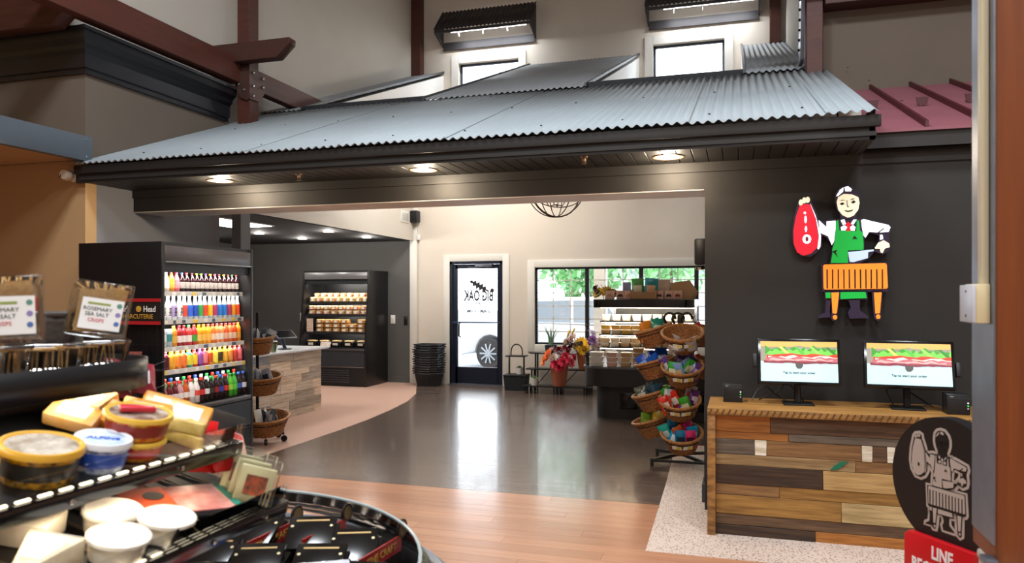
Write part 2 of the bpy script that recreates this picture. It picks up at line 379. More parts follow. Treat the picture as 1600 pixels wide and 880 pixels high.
# windows
def pane(m_, x0, x1, z0, z1, y, par, nm='pane'): return m_.box(x0, x1, y, y + .006, z0, z1).build(nm, glassmat('window_glass', gl=.02), par)
for i, (a, b) in enumerate(UW):
    w = struct(M().box(a - .13, a + .005, YB - .025, YB, 4.7, 5.95).box(b - .005, b + .13, YB - .025, YB, 4.7, 5.95).box(a, b, YB - .025, YB, 5.815, 5.95).box(a, b, YB - .025, YB, 4.7, 4.86).build('window_%d' % (i + 2), 'white_trim'))
    m = M()
    for c, d, e, f in ((a, a + .04, 4.85, 5.82), (b - .04, b, 4.85, 5.82), (a, b, 5.78, 5.82), (a, b, 4.85, 4.89)): m.box(c, d, YB + .09, YB + .13, e, f)
    m.build('window_frame', flat('#3b4150', .5), w)
    for k in (1, 2): M().box(a + k * (b - a) / 3 - .006, a + k * (b - a) / 3 + .006, YB + .1, YB + .116, 4.85, 5.8).build('muntin', 'white_trim', w)
    M().box(a, b, YB + .1, YB + .116, 5.27, 5.284).build('muntin', 'white_trim', w)
    for k in range(3):
        for e, f in ((4.87, 5.277), (5.277, 5.8)): pane(M(), a + k * (b - a) / 3 + .001, a + (k + 1) * (b - a) / 3 - .001, e, f - .001, YB + .105, w)
a, b, c, d = WIN
w = struct(M().box(a - .13, a, YB - .022, YB, c - .13, d + .13).box(b, b + .13, YB - .022, YB, c - .13, d + .13).box(a, b, YB - .022, YB, d, d + .13).box(a, b, YB - .022, YB, c - .13, c).build('window_1', 'white_trim', bev=.004))
fm = flat('#15171c', .4)
M().box(a, a + .035, YB + .03, YB + .1, c, d).box(b - .035, b, YB + .03, YB + .1, c, d).box(a, b, YB + .03, YB + .1, d - .035, d).box(a, b, YB + .03, YB + .1, c, c + .035).build('window_frame', fm, w)
xs = [a + .02, -2.475, -1.55, -.64, b - .02]
for x in xs[1:4]: M().box(x - .035, x + .035, YB + .03, YB + .1, c + .03, d - .03).build('mullion', fm, w)
for x0, x1 in zip(xs, xs[1:]):
    for k in (1, 2): q = x0 + (x1 - x0) * k / 3; M().box(q - .008, q + .008, YB + .055, YB + .07, c + .03, d - .03).build('muntin', 'white_trim', w)
    for k in range(1, 6): q = c + (d - c) * k / 6; M().box(x0 + .02, x1 - .02, YB + .055, YB + .07, q - .008, q + .008).build('muntin', 'white_trim', w)
    for i in range(3):
        for j in range(6): pane(M(), x0 + .01 + i * (x1 - x0 - .02) / 3, x0 + .01 + (i + 1) * (x1 - x0 - .02) / 3 - .002, c + .02 + j * (d - c - .04) / 6, c + .02 + (j + 1) * (d - c - .04) / 6 - .002, YB + .06, w)
# door
a, b, c, d = DOOR
dr = struct(M().box(a - .12, a, YB - .022, YB, 0, d + .12).box(b, b + .12, YB - .022, YB, 0, d + .12).box(a, b, YB - .022, YB, d, d + .12).build('door_1', 'white_trim', bev=.004))
dm = mat('door_metal', '#1b2233', .35, .3)
M().box(a, a + .05, YB - .01, YB + .1, 0, d).box(b - .05, b, YB - .01, YB + .1, 0, d).box(a, b, YB - .01, YB + .1, d - .05, d).build('door_frame', dm, dr)
M().box(a + .055, a + .14, YB + .02, YB + .06, .02, d - .055).box(b - .11, b - .055, YB + .02, YB + .06, .02, d - .055).box(a + .1, b - .1, YB + .02, YB + .06, .02, .32).box(a + .1, b - .1, YB + .02, YB + .06, d - .13, d - .055).build('door_leaf', dm, dr)
pane(M(), a + .13, b - .1, .31, d - .12, YB + .04, dr, 'door_pane')
M().box(a + .06, b - .06, YB - .03, YB - .005, 1.115, 1.14).build('push_bar', flat('#4f6486', .3, m=.6), dr)
M().tube([(a + .2, YB, 1.12), (a + .2, YB - .06, 1.10), (a + .2, YB - .06, .88), (a + .2, YB + .02, .86)], .014).build('pull_handle', 'black_metal', dr, sm=1)
M().box(a + .5, a + .82, YB - .05, YB + .02, d - .11, d - .05).build('door_closer', 'steel', dr, bev=.005)
M().tube([(a + .7, YB - .03, d - .1), (a + .45, YB - .08, d - .12), (a + .35, YB, d - .1)], .01, 6).build('closer_arm', 'steel', dr)
M().box(a, b, YB - .06, YB + .12, 0, .018).build('threshold', 'steel', dr)
dk = flat('#26272b', .6)
def dtext(s, z, x, size, sx=1, b=.002): text(s, size, 'lettering', dk, dr, (x, YB + .037, z), (R(90), 0, PI), bold=b, sx=sx)
dtext('BIG OAK', 1.60, -4.46, .27, .52, .010); dtext('. CAFE .', 1.47, -4.46, .075, 1.1, .003); dtext('7 AM - 7 PM', 1.33, -4.46, .085, 1, .003)
def leaf(cx, cz, L_):
    m = M(); pts = []
    for i in range(13):
        t = i / 12; wv = .20 * math.sin(PI * min(1, t * 1.05)) ** .7 * (1 if i % 2 else .32); pts.append((t, wv))
    poly = pts + [(t, -w_) for t, w_ in pts[::-1][1:-1]]
    ca, sa = math.cos(R(-28)), math.sin(R(-28))
    m.prism([(cx + L_ * (x * ca - z * sa), cz + L_ * (x * sa + z * ca)) for x, z in poly], YB + .037, YB + .0385, 'xz')
    return m
leaf(-4.63, 1.88, .42).build('leaf_decal', dk, dr)
M().lathe([(0, -.03), (.03, -.02), (.04, .0), (.03, .035), (0, .045)], 10, c=(-4.2, YB + .033, 1.70), sy=.08).build('acorn_decal', dk, dr)
# awnings over the high windows
for i, (a, b) in enumerate(((-5.14, -3.36), (-1.44, .36))):
    aw = thing('awning', ['dark corrugated awning above the high window beside the corner post', 'dark corrugated awning above the high window, cut by the picture top'][i], 'awning', (0, YB - .02, 6.2), group='awnings over the high windows')
    m = M(); m.grid(lambda u, v: (a + (b - a) * u, YB - .03 - .42 * (1 - v), 6.3 + .46 * v + .012 * math.sin(2 * PI * u * (b - a) / .07)), int((b - a) / .07 * 6), 1)
    m.build('awning_sheet', 'awning_metal', aw, sm=60, w=True, sol=.006)
    M().box(a + .02, b - .02, YB - .45, YB - .42, 6.24, 6.285).build('front_rail', 'awning_metal', aw, w=True)
    for x in (a + .02, b - .02): M().prism([(YB - .43, 6.25), (YB - .02, 6.12), (YB - .02, 6.72), (YB - .43, 6.29)], x - .01, x + .01, 'yz').build('side_panel', 'awning_metal', aw, w=True)
    M().box(a + .03, b - .03, YB - .05, YB - .02, 6.06, 6.2).build('back_rail', 'awning_metal', aw, w=True)
    for k in (1, 2, 3): M().obox((a + (b - a) * k / 4, YB - .38, 6.21), (.03, .06, .07), (.5, 0, 0)).build('spot_lamp', 'white_trim', aw, w=True)
    M().box(a + .3, b - .1, YB - .36, YB - .34, 6.26, 6.275).build('light_strip', flat('#ffffff', .5, em=9), aw, w=True)
    area(((a + b) / 2 + .1, YB - .33, 6.24), b - a - .5, .04, 22, COOL)

# timber frame
def beam(name, label, m, mt, grp='dark timber frame of the hall'):
    t = thing(name, label, 'beam', tuple(m.v[0])); m.build('timber', mt, t, w=True, bev=.006, seg=1); t['group'] = grp; return t
beam('timber_post', 'reddish timber post rising from the grey roof at upper left', M().box(-5.36, -5.2, 7.1, 7.27, 3.5, 8), 'timber')
lb = beam('timber_beam', 'reddish horizontal timber beam bolted to the upper left post', M().box(-5.44, -5.3, 2.5, 7.1, 3.98, 4.25).box(-5.40, -5.28, 7.27, 9.2, 3.96, 4.2), 'timber_y')
m = M().prism([(-7.2, 4.18), (-4.76, 4.18), (-4.6, 4.32), (-4.6, 4.385), (-7.2, 4.385)], 6.96, 7.09, 'xz')
beam('timber_purlin', 'dark timber cross piece with angled end at the upper left post', m, 'timber_x')
m = M().prism([(-9, 3.89), (-5.52, 3.89), (-5.38, 4.0), (-5.38, 4.6), (-9, 4.6)], 4.88, 5.02, 'xz')
beam('timber_purlin', 'broad dark timber end in the upper left corner', m, 'timber_x')
g = thing('gusset_plate', 'brown steel gusset plate with bolts on upper left post', 'bracket', (-5.28, 7.09, 3.95))
M().prism([(-5.37, 3.93), (-5.3, 3.82), (-5.22, 3.78), (-5.19, 3.8), (-5.19, 4.16), (-5.37, 4.16)], 7.075, 7.1, 'xz').build('plate', mat('gusset_brown', '#5a4038', .45, .5), g, w=True)
M().prism([(7.08, 4.16), (7.4, 4.14), (7.4, 3.98), (7.27, 3.8), (7.08, 3.8)], -5.2, -5.185, 'yz').build('plate', 'gusset_brown', g, w=True)
for y, z in ((7.14, 4.1), (7.14, 3.95), (7.14, 3.84), (7.32, 4.08), (7.32, 3.98)): M().lathe([(.018, 0), (.018, .012), (.01, .02)], 8, c=(-5.185, y, z), rot=(0, PI / 2, 0)).build('bolt', 'chrome', g, w=True)
for x, z in ((-5.32, 4.1), (-5.32, 3.97), (-5.25, 3.9)): M().lathe([(.018, 0), (.018, .012), (.01, .02)], 8, c=(x, 7.075, z), rot=(PI / 2, 0, 0)).build('bolt', 'chrome', g, w=True)
beam('timber_post', 'dark timber post in the far corner beside the left high window', M().box(-5.69, -5.51, 12.47, 12.65, 5.55, 8), 'timber')
beam('timber_post', 'dark timber post in the far right corner beyond the roof', M().box(.5, .66, 12.47, 12.65, 5.6, 8), 'timber')
beam('timber_post', 'dark timber post rising at the right end of the grey roof', M().box(.64, .79, 7.68, 7.84, 3.7, 8), 'timber')
m = M().prism([(-.1, 4.62), (.0, 4.52), (.9, 4.52), (.9, 4.72), (-.1, 4.72)], 7.5, 7.66, 'xz')
beam('timber_purlin', 'dark timber cross piece with pointed end at the upper right', m, 'timber_x')
m = M(); m.add([(x, y, z) for x in (.7, .8) for y, z in ((7.49, 4.75), (7.49, 4.95), (6.9, 5.55), (6.9, 5.35))], [(0, 1, 2, 3), (7, 6, 5, 4), (0, 4, 5, 1), (1, 5, 6, 2), (2, 6, 7, 3), (3, 7, 4, 0)])
beam('timber_brace', 'diagonal timber brace on the upper right post', m, 'timber_y')
beam('timber_beam', 'dark horizontal band along the tan wall at upper right', M().box(.8, 4, 7.62, 7.85, 4.37, 4.7), 'timber_x')  # dark band along the wall, built as a brown box
g = thing('gusset_plate', 'narrow bolted steel plate on the upper right post', 'bracket', (.6, 7.9, 4.0))
m = M(); m.add([(x, y, z) for x in (.6, .635) for y, z in ((7.7, 4.7), (7.95, 4.7), (8.15, 3.95), (7.9, 3.95))], [(0, 1, 2, 3), (7, 6, 5, 4), (0, 4, 5, 1), (1, 5, 6, 2), (2, 6, 7, 3), (3, 7, 4, 0)]); m.build('plate', 'steel', g, w=True)
for k in range(7): M().lathe([(.014, 0), (.014, .014), (.008, .02)], 8, c=(.6, 7.78 + k * .03, 4.6 - k * .09), rot=(0, -PI / 2, 0)).build('bolt', 'black_metal', g, w=True)
sb = thing('steel_channel', 'grey steel channel beam at the left picture edge', 'beam', (-5.42, 5.1, 2.78))
M().box(-5.47, -5.41, 1.5, 5.19, 2.775, 2.992).build('channel', 'steel_blue', sb, w=True, bev=.003)
for z in (2.81, 2.96): M().lathe([(.009, 0), (.009, .008)], 8, c=(-5.41, 5.12, z), rot=(0, PI / 2, 0)).build('screw', 'chrome', sb, w=True)
# alcove post
beam('square_post', 'grey square post above the drinks cooler', M().box(-5.42, -5.30, 7.08, 7.26, 0, 2.62), flat('#6a6a6c', .6), None)

# fixtures of the added fill lamps (above the picture)
for i, (x, y, z, p) in enumerate(HALL_FILL):
    t = thing('hall_fill_lamp', 'added square fill lamp high over the shop floor, %s' % ['back left', 'back right', 'front left', 'front right'][i], 'lamp', (x, y, z), group='added hall fill lamps')
    M().box(-.58, .58, -.58, .58, .02, .1).build('lamp_body', 'white_paint', t); M().tube([(0, 0, .1), (0, 0, .8)], .012, 6).build('lamp_stem', 'black_metal', t)
for i, (x, y, tx, ty, tz, pw) in enumerate(((-.9, -1.6, -1.6, 1.5, 1.2, 150), (.9, -1.2, .7, 5.3, .9, 240))):  # unseen spots added to brighten the deli island and the counter
    t = thing('fill_spot', ['added black fill spot aimed at the deli island', 'added black fill spot aimed at the ordering counter'][i], 'lamp', (x, y, 5.2), group='added fill spots over the aisle')
    d = (Vector((tx, ty, tz)) - Vector((x, y, 5.2))).normalized(); e = d.to_track_quat('-Z', 'Y').to_euler()
    M().lathe([(.03, .16), (.07, .14), (.075, -.02), (.07, -.02), (.06, .1)], 20, rot=tuple(e)).build('lamp_housing', 'black_metal', t, sm=1); M().tube([(0, 0, .1), (0, 0, 2.8)], .012, 6).build('lamp_stem', 'black_metal', t)
    l = spot((x, y, 5.2), pw, NEUT, 42, .7, .07); l.location = Vector((x, y, 5.2)) + d * .06; l.rotation_euler = e
# recessed downlights
def downlight(x, y, z, label, r=.085, pw=9, col=WARM, ang=120, grp='downlights', em=14):
    t = thing('downlight', label, 'light', (x, y, z), group=grp)
    M().lathe([(r, 0), (r + .022, -.002), (r + .024, -.006), (r + .004, -.007), (r, -.004)], 24).build('bezel', mat('bezel', '#7a5a44', .3, .3), t, sm=1)
    M().lathe([(r, -.0045), (r, -.0035)], 24).build('lens', mat('lamp_lens_%d' % em, '#fff2dc', .5, em=em), t)
    if pw:
        l = bpy.data.lights.new('lamp_light', 'POINT'); l.energy = pw; l.color = col; l.shadow_soft_size = .04
        q = bpy.data.objects.new('lamp_light', l); C.objects.link(q); q.location = (x, y, z - .055)
for x, l in ((-4.27, 'left of the three downlights in the black porch soffit'), (-2.37, 'middle of the three downlights in the black porch soffit'), (-.47, 'right of the three downlights in the black porch soffit')):
    downlight(x, 5.43, 2.6, l, pw=26)
BUT = {'back':[[(-25,866),(-21,898),(2,927),(38,938),(79,932),(114,899),(131,860),(133,809),(120,766),(108,734),(114,698),(8,702),(2,744),(-18,783),(-27,828)],[(-140,710),(-110,690),(-57,703),(149,705),(160,568),(160,485),(224,484),(218,465),(186,422),(125,391),(-63,387),(-51,470),(-45,521),(-86,580),(-134,607)],[(143,701),(195,691),(321,658),(330,627),(315,583),(323,514),(315,476),(275,452),(224,472),(224,503),(247,528),(255,585),(195,605),(154,574)],[(-273,831),(-254,856),(-212,867),(-184,857),(-182,827),(-146,742),(-116,600),(-116,523),(-146,472),(-194,444),(-254,450),(-297,507),(-313,591),(-303,708)],[(-119,388),(304,395),(313,213),(304,194),(-110,195)],[(-63,201),(2,201),(-3,137),(-15,22),(-21,-10),(-45,-11),(-57,9),(-63,60),(-57,137)],[(206,200),(275,200),(266,49),(266,5),(247,-12),(224,5),(218,49)],[(-98,201),(-57,201),(-57,137),(-91,137)],[(-3,201),(178,200),(181,140),(-1,137)],[(-86,143),(-51,143),(-53,15),(-140,8),(-134,21),(-92,47)],[(55,143),(131,143),(131,67),(189,17),(183,11),(65,6),(55,48),(73,86)]],'red':[[(-261,811),(-212,819),(-188,808),(-156,704),(-140,587),(-144,508),(-188,466),(-236,452),(-279,476),(-301,539),(-303,630),(-288,727)],[(55,685),(73,665),(65,646),(69,618),(44,619),(51,647),(39,666)]],'white':[[(-192,821),(-156,730),(-122,593),(-125,516),(-136,495),(-144,500),(-134,587),(-153,710)],[(-22,866),(2,910),(26,926),(22,896),(-9,868)],[(32,928),(55,932),(79,911),(73,897),(38,898)],[(8,696),(30,703),(41,670),(22,663)],[(73,669),(90,699),(110,698),(90,665)],[(8,648),(32,660),(49,647),(38,624),(11,625)],[(67,646),(85,661),(102,645),(96,620),(73,623)],[(-136,701),(-84,648),(-84,691),(-27,694),(-27,636),(-37,547),(-51,524),(-74,586),(-128,613)],[(139,693),(154,700),(206,683),(309,655),(323,639),(312,608),(252,604),(189,611),(166,570),(154,587),(144,644)],[(258,588),(273,588),(278,559),(259,553)],[(-219,755),(-221,750),(-225,746),(-230,747),(-235,750),(-236,755),(-235,761),(-230,764),(-225,764),(-221,760)],[(-215,708),(-216,692),(-220,682),(-226,683),(-230,693),(-231,709),(-230,725),(-226,734),(-220,734),(-216,724)],[(-213,641),(-215,628),(-218,620),(-223,620),(-226,628),(-228,641),(-226,654),(-223,662),(-218,662),(-215,654)],[(-186,568),(-191,548),(-206,536),(-224,537),(-238,549),(-244,569),(-238,589),(-224,601),(-206,600),(-191,588)]],'cream':[[(-18,828),(-9,859),(26,880),(79,875),(120,854),(128,816),(120,766),(90,725),(55,713),(20,731),(-9,770)],[(224,497),(247,534),(281,550),(315,527),(319,501),(287,492),(275,462),(261,467),(258,492),(229,493)],[(-240,829),(-243,816),(-250,809),(-259,809),(-266,817),(-269,830),(-266,843),(-259,851),(-250,851),(-243,842)],[(-217,844),(-220,831),(-227,823),(-236,824),(-243,832),(-246,845),(-243,858),(-236,866),(-227,865),(-220,857)],[(-194,847),(-197,834),(-204,827),(-213,827),(-220,835),(-223,848),(-220,861),(-213,869),(-204,868),(-197,860)]],'blade':[[(55,472),(218,488),(218,476),(183,469),(181,428),(90,401),(65,404)]],'green':[[(-25,690),(-9,697),(-1,623),(108,617),(111,693),(125,689),(131,619),(149,606),(154,517),(152,486),(53,484),(55,396),(-57,397),(-45,470),(-48,489),(-32,546),(-24,636)],[(-92,188),(-59,191),(-59,150),(-89,150)],[(6,192),(166,193),(174,150),(6,143)]],'orange':[[(-107,378),(-96,387),(292,391),(300,381),(307,225),(298,215),(-96,210),(-104,219)],[(-54,188),(-3,191),(-18,47),(-27,39),(-45,44)],[(220,188),(268,190),(257,46),(229,42)],[(-15,15),(-18,5),(-25,-1),(-34,-1),(-41,5),(-44,15),(-41,25),(-34,31),(-25,31),(-18,25)],[(260,21),(258,12),(251,6),(242,6),(235,11),(233,21),(235,31),(242,37),(251,37),(258,31)]],'ink':[[(-86,352),(-77,352),(-76,218),(-85,218)],[(-50,352),(-42,352),(-41,217),(-50,217)],[(-13,352),(-5,352),(-4,217),(-13,217)],[(23,351),(31,351),(32,217),(24,217)],[(58,351),(66,351),(68,217),(59,217)],[(94,351),(103,350),(104,217),(95,217)],[(129,350),(138,350),(139,217),(130,217)],[(164,350),(172,350),(173,217),(165,217)],[(198,349),(206,349),(207,217),(198,217)],[(233,349),(241,349),(243,217),(234,217)],[(268,349),(276,349),(277,217),(268,217)],[(81,563),(96,586),(114,562)],[(-48,480),(-15,489),(-25,472),(-11,436),(-37,467)],[(-3,832),(18,839),(39,835),(18,833)],[(65,835),(86,847),(100,845),(81,837)],[(-1,812),(18,821),(32,811),(15,800)],[(72,819),(90,834),(104,821),(88,809)],[(44,836),(48,835),(52,797),(62,787),(48,787)],[(30,767),(55,761),(88,769),(81,758),(55,751),(37,757)],[(241,604),(280,636),(284,630),(248,599)]],'red2':[[(-204,568),(-206,558),(-211,551),(-218,551),(-223,558),(-225,569),(-223,579),(-218,586),(-211,586),(-206,579)]]}
# ---------------------------------------------------------------- right side: sign, ordering counter, column
SIGNC = dict(red='#e8122c', red2='#6d0a16', white='#f4f8ff', cream='#efe6c8', blade='#b9cdea', green='#12a23c', orange='#ff8a2a', ink='#1c1420')
SIGNN = dict(red='red_panel', red2='ring_hole', white='white_panel', cream='skin_panel', blade='blade_panel', green='apron_panel', orange='table_panel', ink='ink_mark')
sg = thing('lit_wall_sign', 'lit sign of a butcher holding a red ham behind an orange block', 'sign', (.69, 5.75, 1.437))
for p in BUT['back']: M().prism([(a / 1000, b / 1000) for a, b in p], -.075, -.012, 'xz').build('sign_body', flat('#31243f', .5), sg)
order = ['red', 'white', 'cream', 'blade', 'green', 'orange', 'red2', 'ink']
for k in order:
    for p in BUT[k]:
        y = -.081 if k not in ('ink', 'red2', 'white') else (-.084 if k == 'ink' else -.0835 if k == 'red2' else -.0825)
        M().prism([(a / 1000, b / 1000) for a, b in p], y, -.074, 'xz').build(SIGNN[k], flat(SIGNC[k], .4) if k == 'ink' else flat(SIGNC[k], .4, em=(1.5 if k in ('white',) else .75)), sg)
# counter of old boards
ct = thing('order_counter', 'reclaimed wood ordering counter under the lit butcher sign', 'counter', (.7, 5.45, 0))
def wood(n, c, d, sc=(3, 45, 45), w=.13, rough=.6): return mat(n, c, rough, n=(sc, d, w), bump=.25, rv=.08)
wood('board_edge', '#a5763f', '#6f4a22', (9, 30, 30)); wood('board_top', '#b0803f', '#7d5626')
M().box(-.19, 1.75, 5.15, 5.745, .807, .853).build('worktop', 'board_top', ct, w=True, bev=.004)
for i in range(48):
    x = -.17 + i * .04; M().obox((x, 5.149, .83), (.009, .004, .041), (0, .5, 0)).build('saw_mark', flat('#5f4022', .7), ct, w=True)
M().box(-.19, -.137, 5.155, 5.74, 0, .807).build('end_post', 'board_edge', ct, w=True, bev=.004)
M().box(-.137, 1.75, 5.26, 5.3, 0, .807).build('backing', flat('#1c140e', .8), ct, w=True)
BW = dict(o=('#b0702e', '#85501d'), d=('#6a4e34', '#452f1e'), g=('#6f6152', '#4f4438'), t=('#a08258', '#7a5f3c'), w=('#e4dccb', '#b8a888'), k=('#46301f', '#2b1c12'), l=('#c19c64', '#9c7a48'), m=('#a67a3a', '#7f5826'), p=('#bfa272', '#988053'), r=('#946c40', '#6c4a2a'))
for k, (a, b) in BW.items(): wood('board_' + k, a, b)
rows = [(.807, .695, [(-.137, .211, 'o'), (.211, 1.75, 'd')]), (.695, .645, [(-.137, .324, 'o'), (.324, 1.2, 'g'), (1.2, 1.75, 'd')]),
        (.645, .543, [(-.137, .113, 'g'), (.113, .188, 'w'), (.188, .763, 'r'), (.763, .826, 'w'), (.826, .91, 'd'), (.91, .955, 'w'), (.955, 1.75, 'r')]),
        (.543, .47, [(-.137, .727, 't'), (.727, 1.75, 'r')]), (.47, .345, [(-.137, .534, 'k'), (.534, 1.75, 'l')]), (.345, .27, [(-.137, .268, 'r'), (.268, 1.75, 'm')]),
        (.27, .142, [(-.137, .644, 'm'), (.644, 1.75, 'p')]), (.142, .07, [(-.137, 1.75, 'd')]), (.07, .0, [(-.137, .488, 'k'), (.488, 1.75, 'o')])]
for a, b, seg_ in rows:
    for x0, x1, k in seg_: M().box(x0 + .0008, x1 - .0008, 5.2 + U(-.004, .004), 5.262, b + .001, a - .001).build('board', 'board_' + k, ct, w=True, bev=.002, seg=1)
M().prism([(.575, .478), (.60, .505), (.64, .535), (.68, .54), (.655, .51), (.62, .482)], 5.193, 5.205, 'xz').build('green_paint', flat('#0f6b4c', .6), ct, w=True)['label'] = 'patch of green paint'
# ordering screens
def wav(x0, x1, z0, amp, n=18, sd=0, ph=1.):
    rr_ = random.Random(sd); return [(x0 + (x1 - x0) * i / n, z0 + amp * math.sin(i * ph + sd) + rr_.uniform(-amp, amp)) for i in range(n + 1)]
def screen(loc, rzz_, label, tilt, flip):
    t = thing('order_screen', label, 'screen', loc, rzz_, 'ordering screens')
    W, H = .535, .318
    hd_ = M().box(-W / 2, W / 2, -.012, .028, -H / 2, H / 2).build('housing', 'black_gloss', t, bev=.006, loc=(0, 0, .295), rot=(tilt, 0, 0))
    E = .6; y = -.0135
    def pic(poly, c, d): M().prism(poly, y - d, y + .002, 'xz').build('screen_picture', flat(c, .4, em=E), hd_)
    w, h = W / 2 - .02, H / 2 - .02
    pic([(-w, -h), (w, -h), (w, h), (-w, h)], '#b7dde2', 0)
    pic([(-w, .0)] + [(w, .0), (w, h), (-w, h)], '#8f8a7c', .0002)
    pic([(-w, h), (-w, h - .02)] + wav(-w, w, h - .035, .004, 14, 3, .7) + [(w, h)], '#d9a85a', .0012)
    for i, (z, a, c, n) in enumerate(((.062, .012, '#3f8f2c', 22), (.05, .012, '#6fc24a', 26))): pic(wav(-w + .03 + i * .03, w, z + .03, a, n, i + 2, 2.1) + wav(-w + .03, w, z - .01, a * .5, n, i + 5, 1.3)[::-1], c, .0016 + i * .0003)
    for i in range(4): x = -w + .12 + i * .1; pic([(x, .1), (x + .02, .102), (x + .07, .055), (x + .05, .05)], ['#d6e06a', '#4faf3a', '#8fd25a', '#2f7f2a'][i], .0026)
    pic(wav(-w + .04, w, .052, .006, 16, 4, .9) + wav(-w + .04, w, .02, .006, 16, 7, .8)[::-1], '#c93a22', .003)
    pic(wav(-w + .05, w, .036, .005, 16, 9, .9) + wav(-w + .05, w, .024, .004, 16, 8, .8)[::-1], '#f0d7c8', .0034)
    pic(wav(-w + .03, w, .026, .006, 18, 11, 1.1) + wav(-w + .03, w, -.006, .006, 18, 12, 1.3)[::-1], '#b4616a', .0036)
    pic(wav(-w + .06, w - .03, .018, .005, 18, 13, 1.4) + wav(-w + .06, w - .03, .006, .004, 18, 14, 1.3)[::-1], '#e6a4a0', .0039)
    pic(wav(-w + .02, w, .002, .003, 14, 15, 1.1) + wav(-w + .02, w, -.012, .003, 14, 16, 1.)[::-1], '#7d2f3c', .0041)
    pic([(-w, -.012), (0, -.02), (w, -.012), (w, -h), (-w, -h)], '#b7dde2', .0044)
    pic([(-.022, -.012), (.028, -.012), (.026, -.035), (.012, -.05), (-.008, -.05), (-.02, -.036)], '#4a4a48', .005)
    text('Tap to start your order', .0215, 'screen_lettering', flat('#4a5458', .5), hd_, (0, y - .0056, -.078), (R(90), 0, 0), bold=.0006)
    M().tube([(0, .03, .27), (0, .075, .12), (0, .05, .01)], .022, 8).build('stand_neck', 'black_metal', t, sm=1)
    M().box(-.1, .1, -.05, .12, 0, .012).build('stand_foot', 'black_metal', t, bev=.004)
    M().box(-W / 2 - .03 if flip else W / 2 + .005, -W / 2 - .005 if flip else W / 2 + .03, -.02, .03, -.07 if not flip else -.04, .02 if not flip else .05).build('card_reader', 'black_satin', hd_, bev=.003)
screen((.405, 5.47, .853), R(2), 'left ordering screen showing a sandwich, on the reclaimed wood counter', R(-14), True)
screen((1.08, 5.45, .853), R(-4), 'right ordering screen showing a sandwich, next to the wood column', R(-16), False)
for i, (x, y) in enumerate(((-.028, 5.53), (1.335, 5.36))):
    t = thing('receipt_printer', ['black cube receipt printer at the counter end by the opening', 'black cube receipt printer half hidden by the wood column'][i], 'printer', (x, y, .853), group='receipt printers')
    M().box(-.065, .065, -.065, .065, 0, .128).build('case', 'black_satin', t, bev=.006); M().box(-.066, .066, -.067, -.06, .1, .104).build('lid_gap', flat('#3a3a3e', .4), t)
    for z, c in ((.075, '#d8d8d8'), (.058, '#30d060'), (.04, '#8a8a8a')): M().lathe([(.005, 0), (.005, .003)], 8, c=(.052, -.065, z), rot=(PI / 2, 0, 0)).build('status_light', flat(c, .4, em=.8), t)
    text('star', .014, 'lettering', flat('#c8c8c8', .5), t, (-.038, -.0665, .115), (R(90), 0, 0))
for i, (pts, l) in enumerate((([(.10, 5.56, .86), (.14, 5.6, .93), (.2, 5.62, .96), (.27, 5.6, .90), (.34, 5.58, .862)], 'black cable looping behind the left ordering screen'), ([(.15, 5.6, .862), (.3, 5.62, .93), (.33, 5.6, 1.0), (.38, 5.6, .95), (.45, 5.62, .862)], 'black cable rising to the left ordering screen'), ([(1.02, 5.62, .862), (.98, 5.64, .95), (1.04, 5.64, 1.03), (1.12, 5.62, .95), (1.25, 5.55, .862)], 'black cable coiled behind the right ordering screen'), ([(1.2, 5.6, .862), (1.25, 5.56, .89), (1.31, 5.52, .87), (1.36, 5.5, .862)], 'blue cable beside the right receipt printer'))):
    tag(M().tube(pts, .005, 6).build('power_cable', 'black_metal' if i < 3 else flat('#41556d', .5), sm=1, loc=pts[0], w=True), l, 'cable', 'counter cables')
# black rack beside the opening
t = thing('magazine_rack', 'tall black leaflet rack standing at the wall end by the opening', 'rack', (-.27, 6.3, 0))
M().prism([(6.02, .0), (6.36, .0), (6.36, 1.5), (6.25, 1.5), (6.0, .62), (6.02, .3)], -.245, -.225, 'yz').build('side_panel', 'black_satin', t, w=True)
M().prism([(6.02, .0), (6.36, .0), (6.36, 1.5), (6.25, 1.5), (6.0, .62), (6.02, .3)], .06, .08, 'yz').build('side_panel', 'black_satin', t, w=True)
M().box(-.225, .06, 6.34, 6.36, 0, 1.5).build('back_panel', 'black_satin', t, w=True)
for z in (.25, .6, .9, 1.2): M().box(-.225, .06, 6.1, 6.34, z, z + .015).build('shelf', 'black_satin', t, w=True)
M().box(-.26, -.225, 5.95, 6.2, 0, .14).build('foot', flat('#3a3a3c', .5), t, w=True)
# disc sign on its stand
ds = thing('line_sign_stand', 'black round sign with a pale butcher drawing and red line panel', 'sign', (.793, 3.26, 0), R(-56.3))
M().lathe([(.257, -.03), (.257, .03)], 64, c=(0, 0, .872), rot=(PI / 2, 0, 0)).build('disc', mat('disc_black', '#131315', .45), ds, sm=1)
def offs(p, d):
    n = len(p); ar = sum(p[i][0] * p[(i + 1) % n][1] - p[(i + 1) % n][0] * p[i][1] for i in range(n)); s = 1 if ar > 0 else -1; o = []
    for i in range(n):
        a, b, c = Vector(p[i - 1]), Vector(p[i]), Vector(p[(i + 1) % n]); e = (b - a).normalized(); f = (c - b).normalized()
        nn = Vector((e.y + f.y, -e.x - f.x)); nn = nn.normalized() if nn.length > 1e-4 else Vector((e.y, -e.x)); q = b + nn * d * s; o.append((q.x, q.y))
    return o
SCL = .395 / .96
def dl(p): return [((a / 1000) * SCL - .03, (b / 1000 - .47) * SCL + .885) for a, b in p]
pale = flat('#b7aaa0', .6); dkk = MC['disc_black']
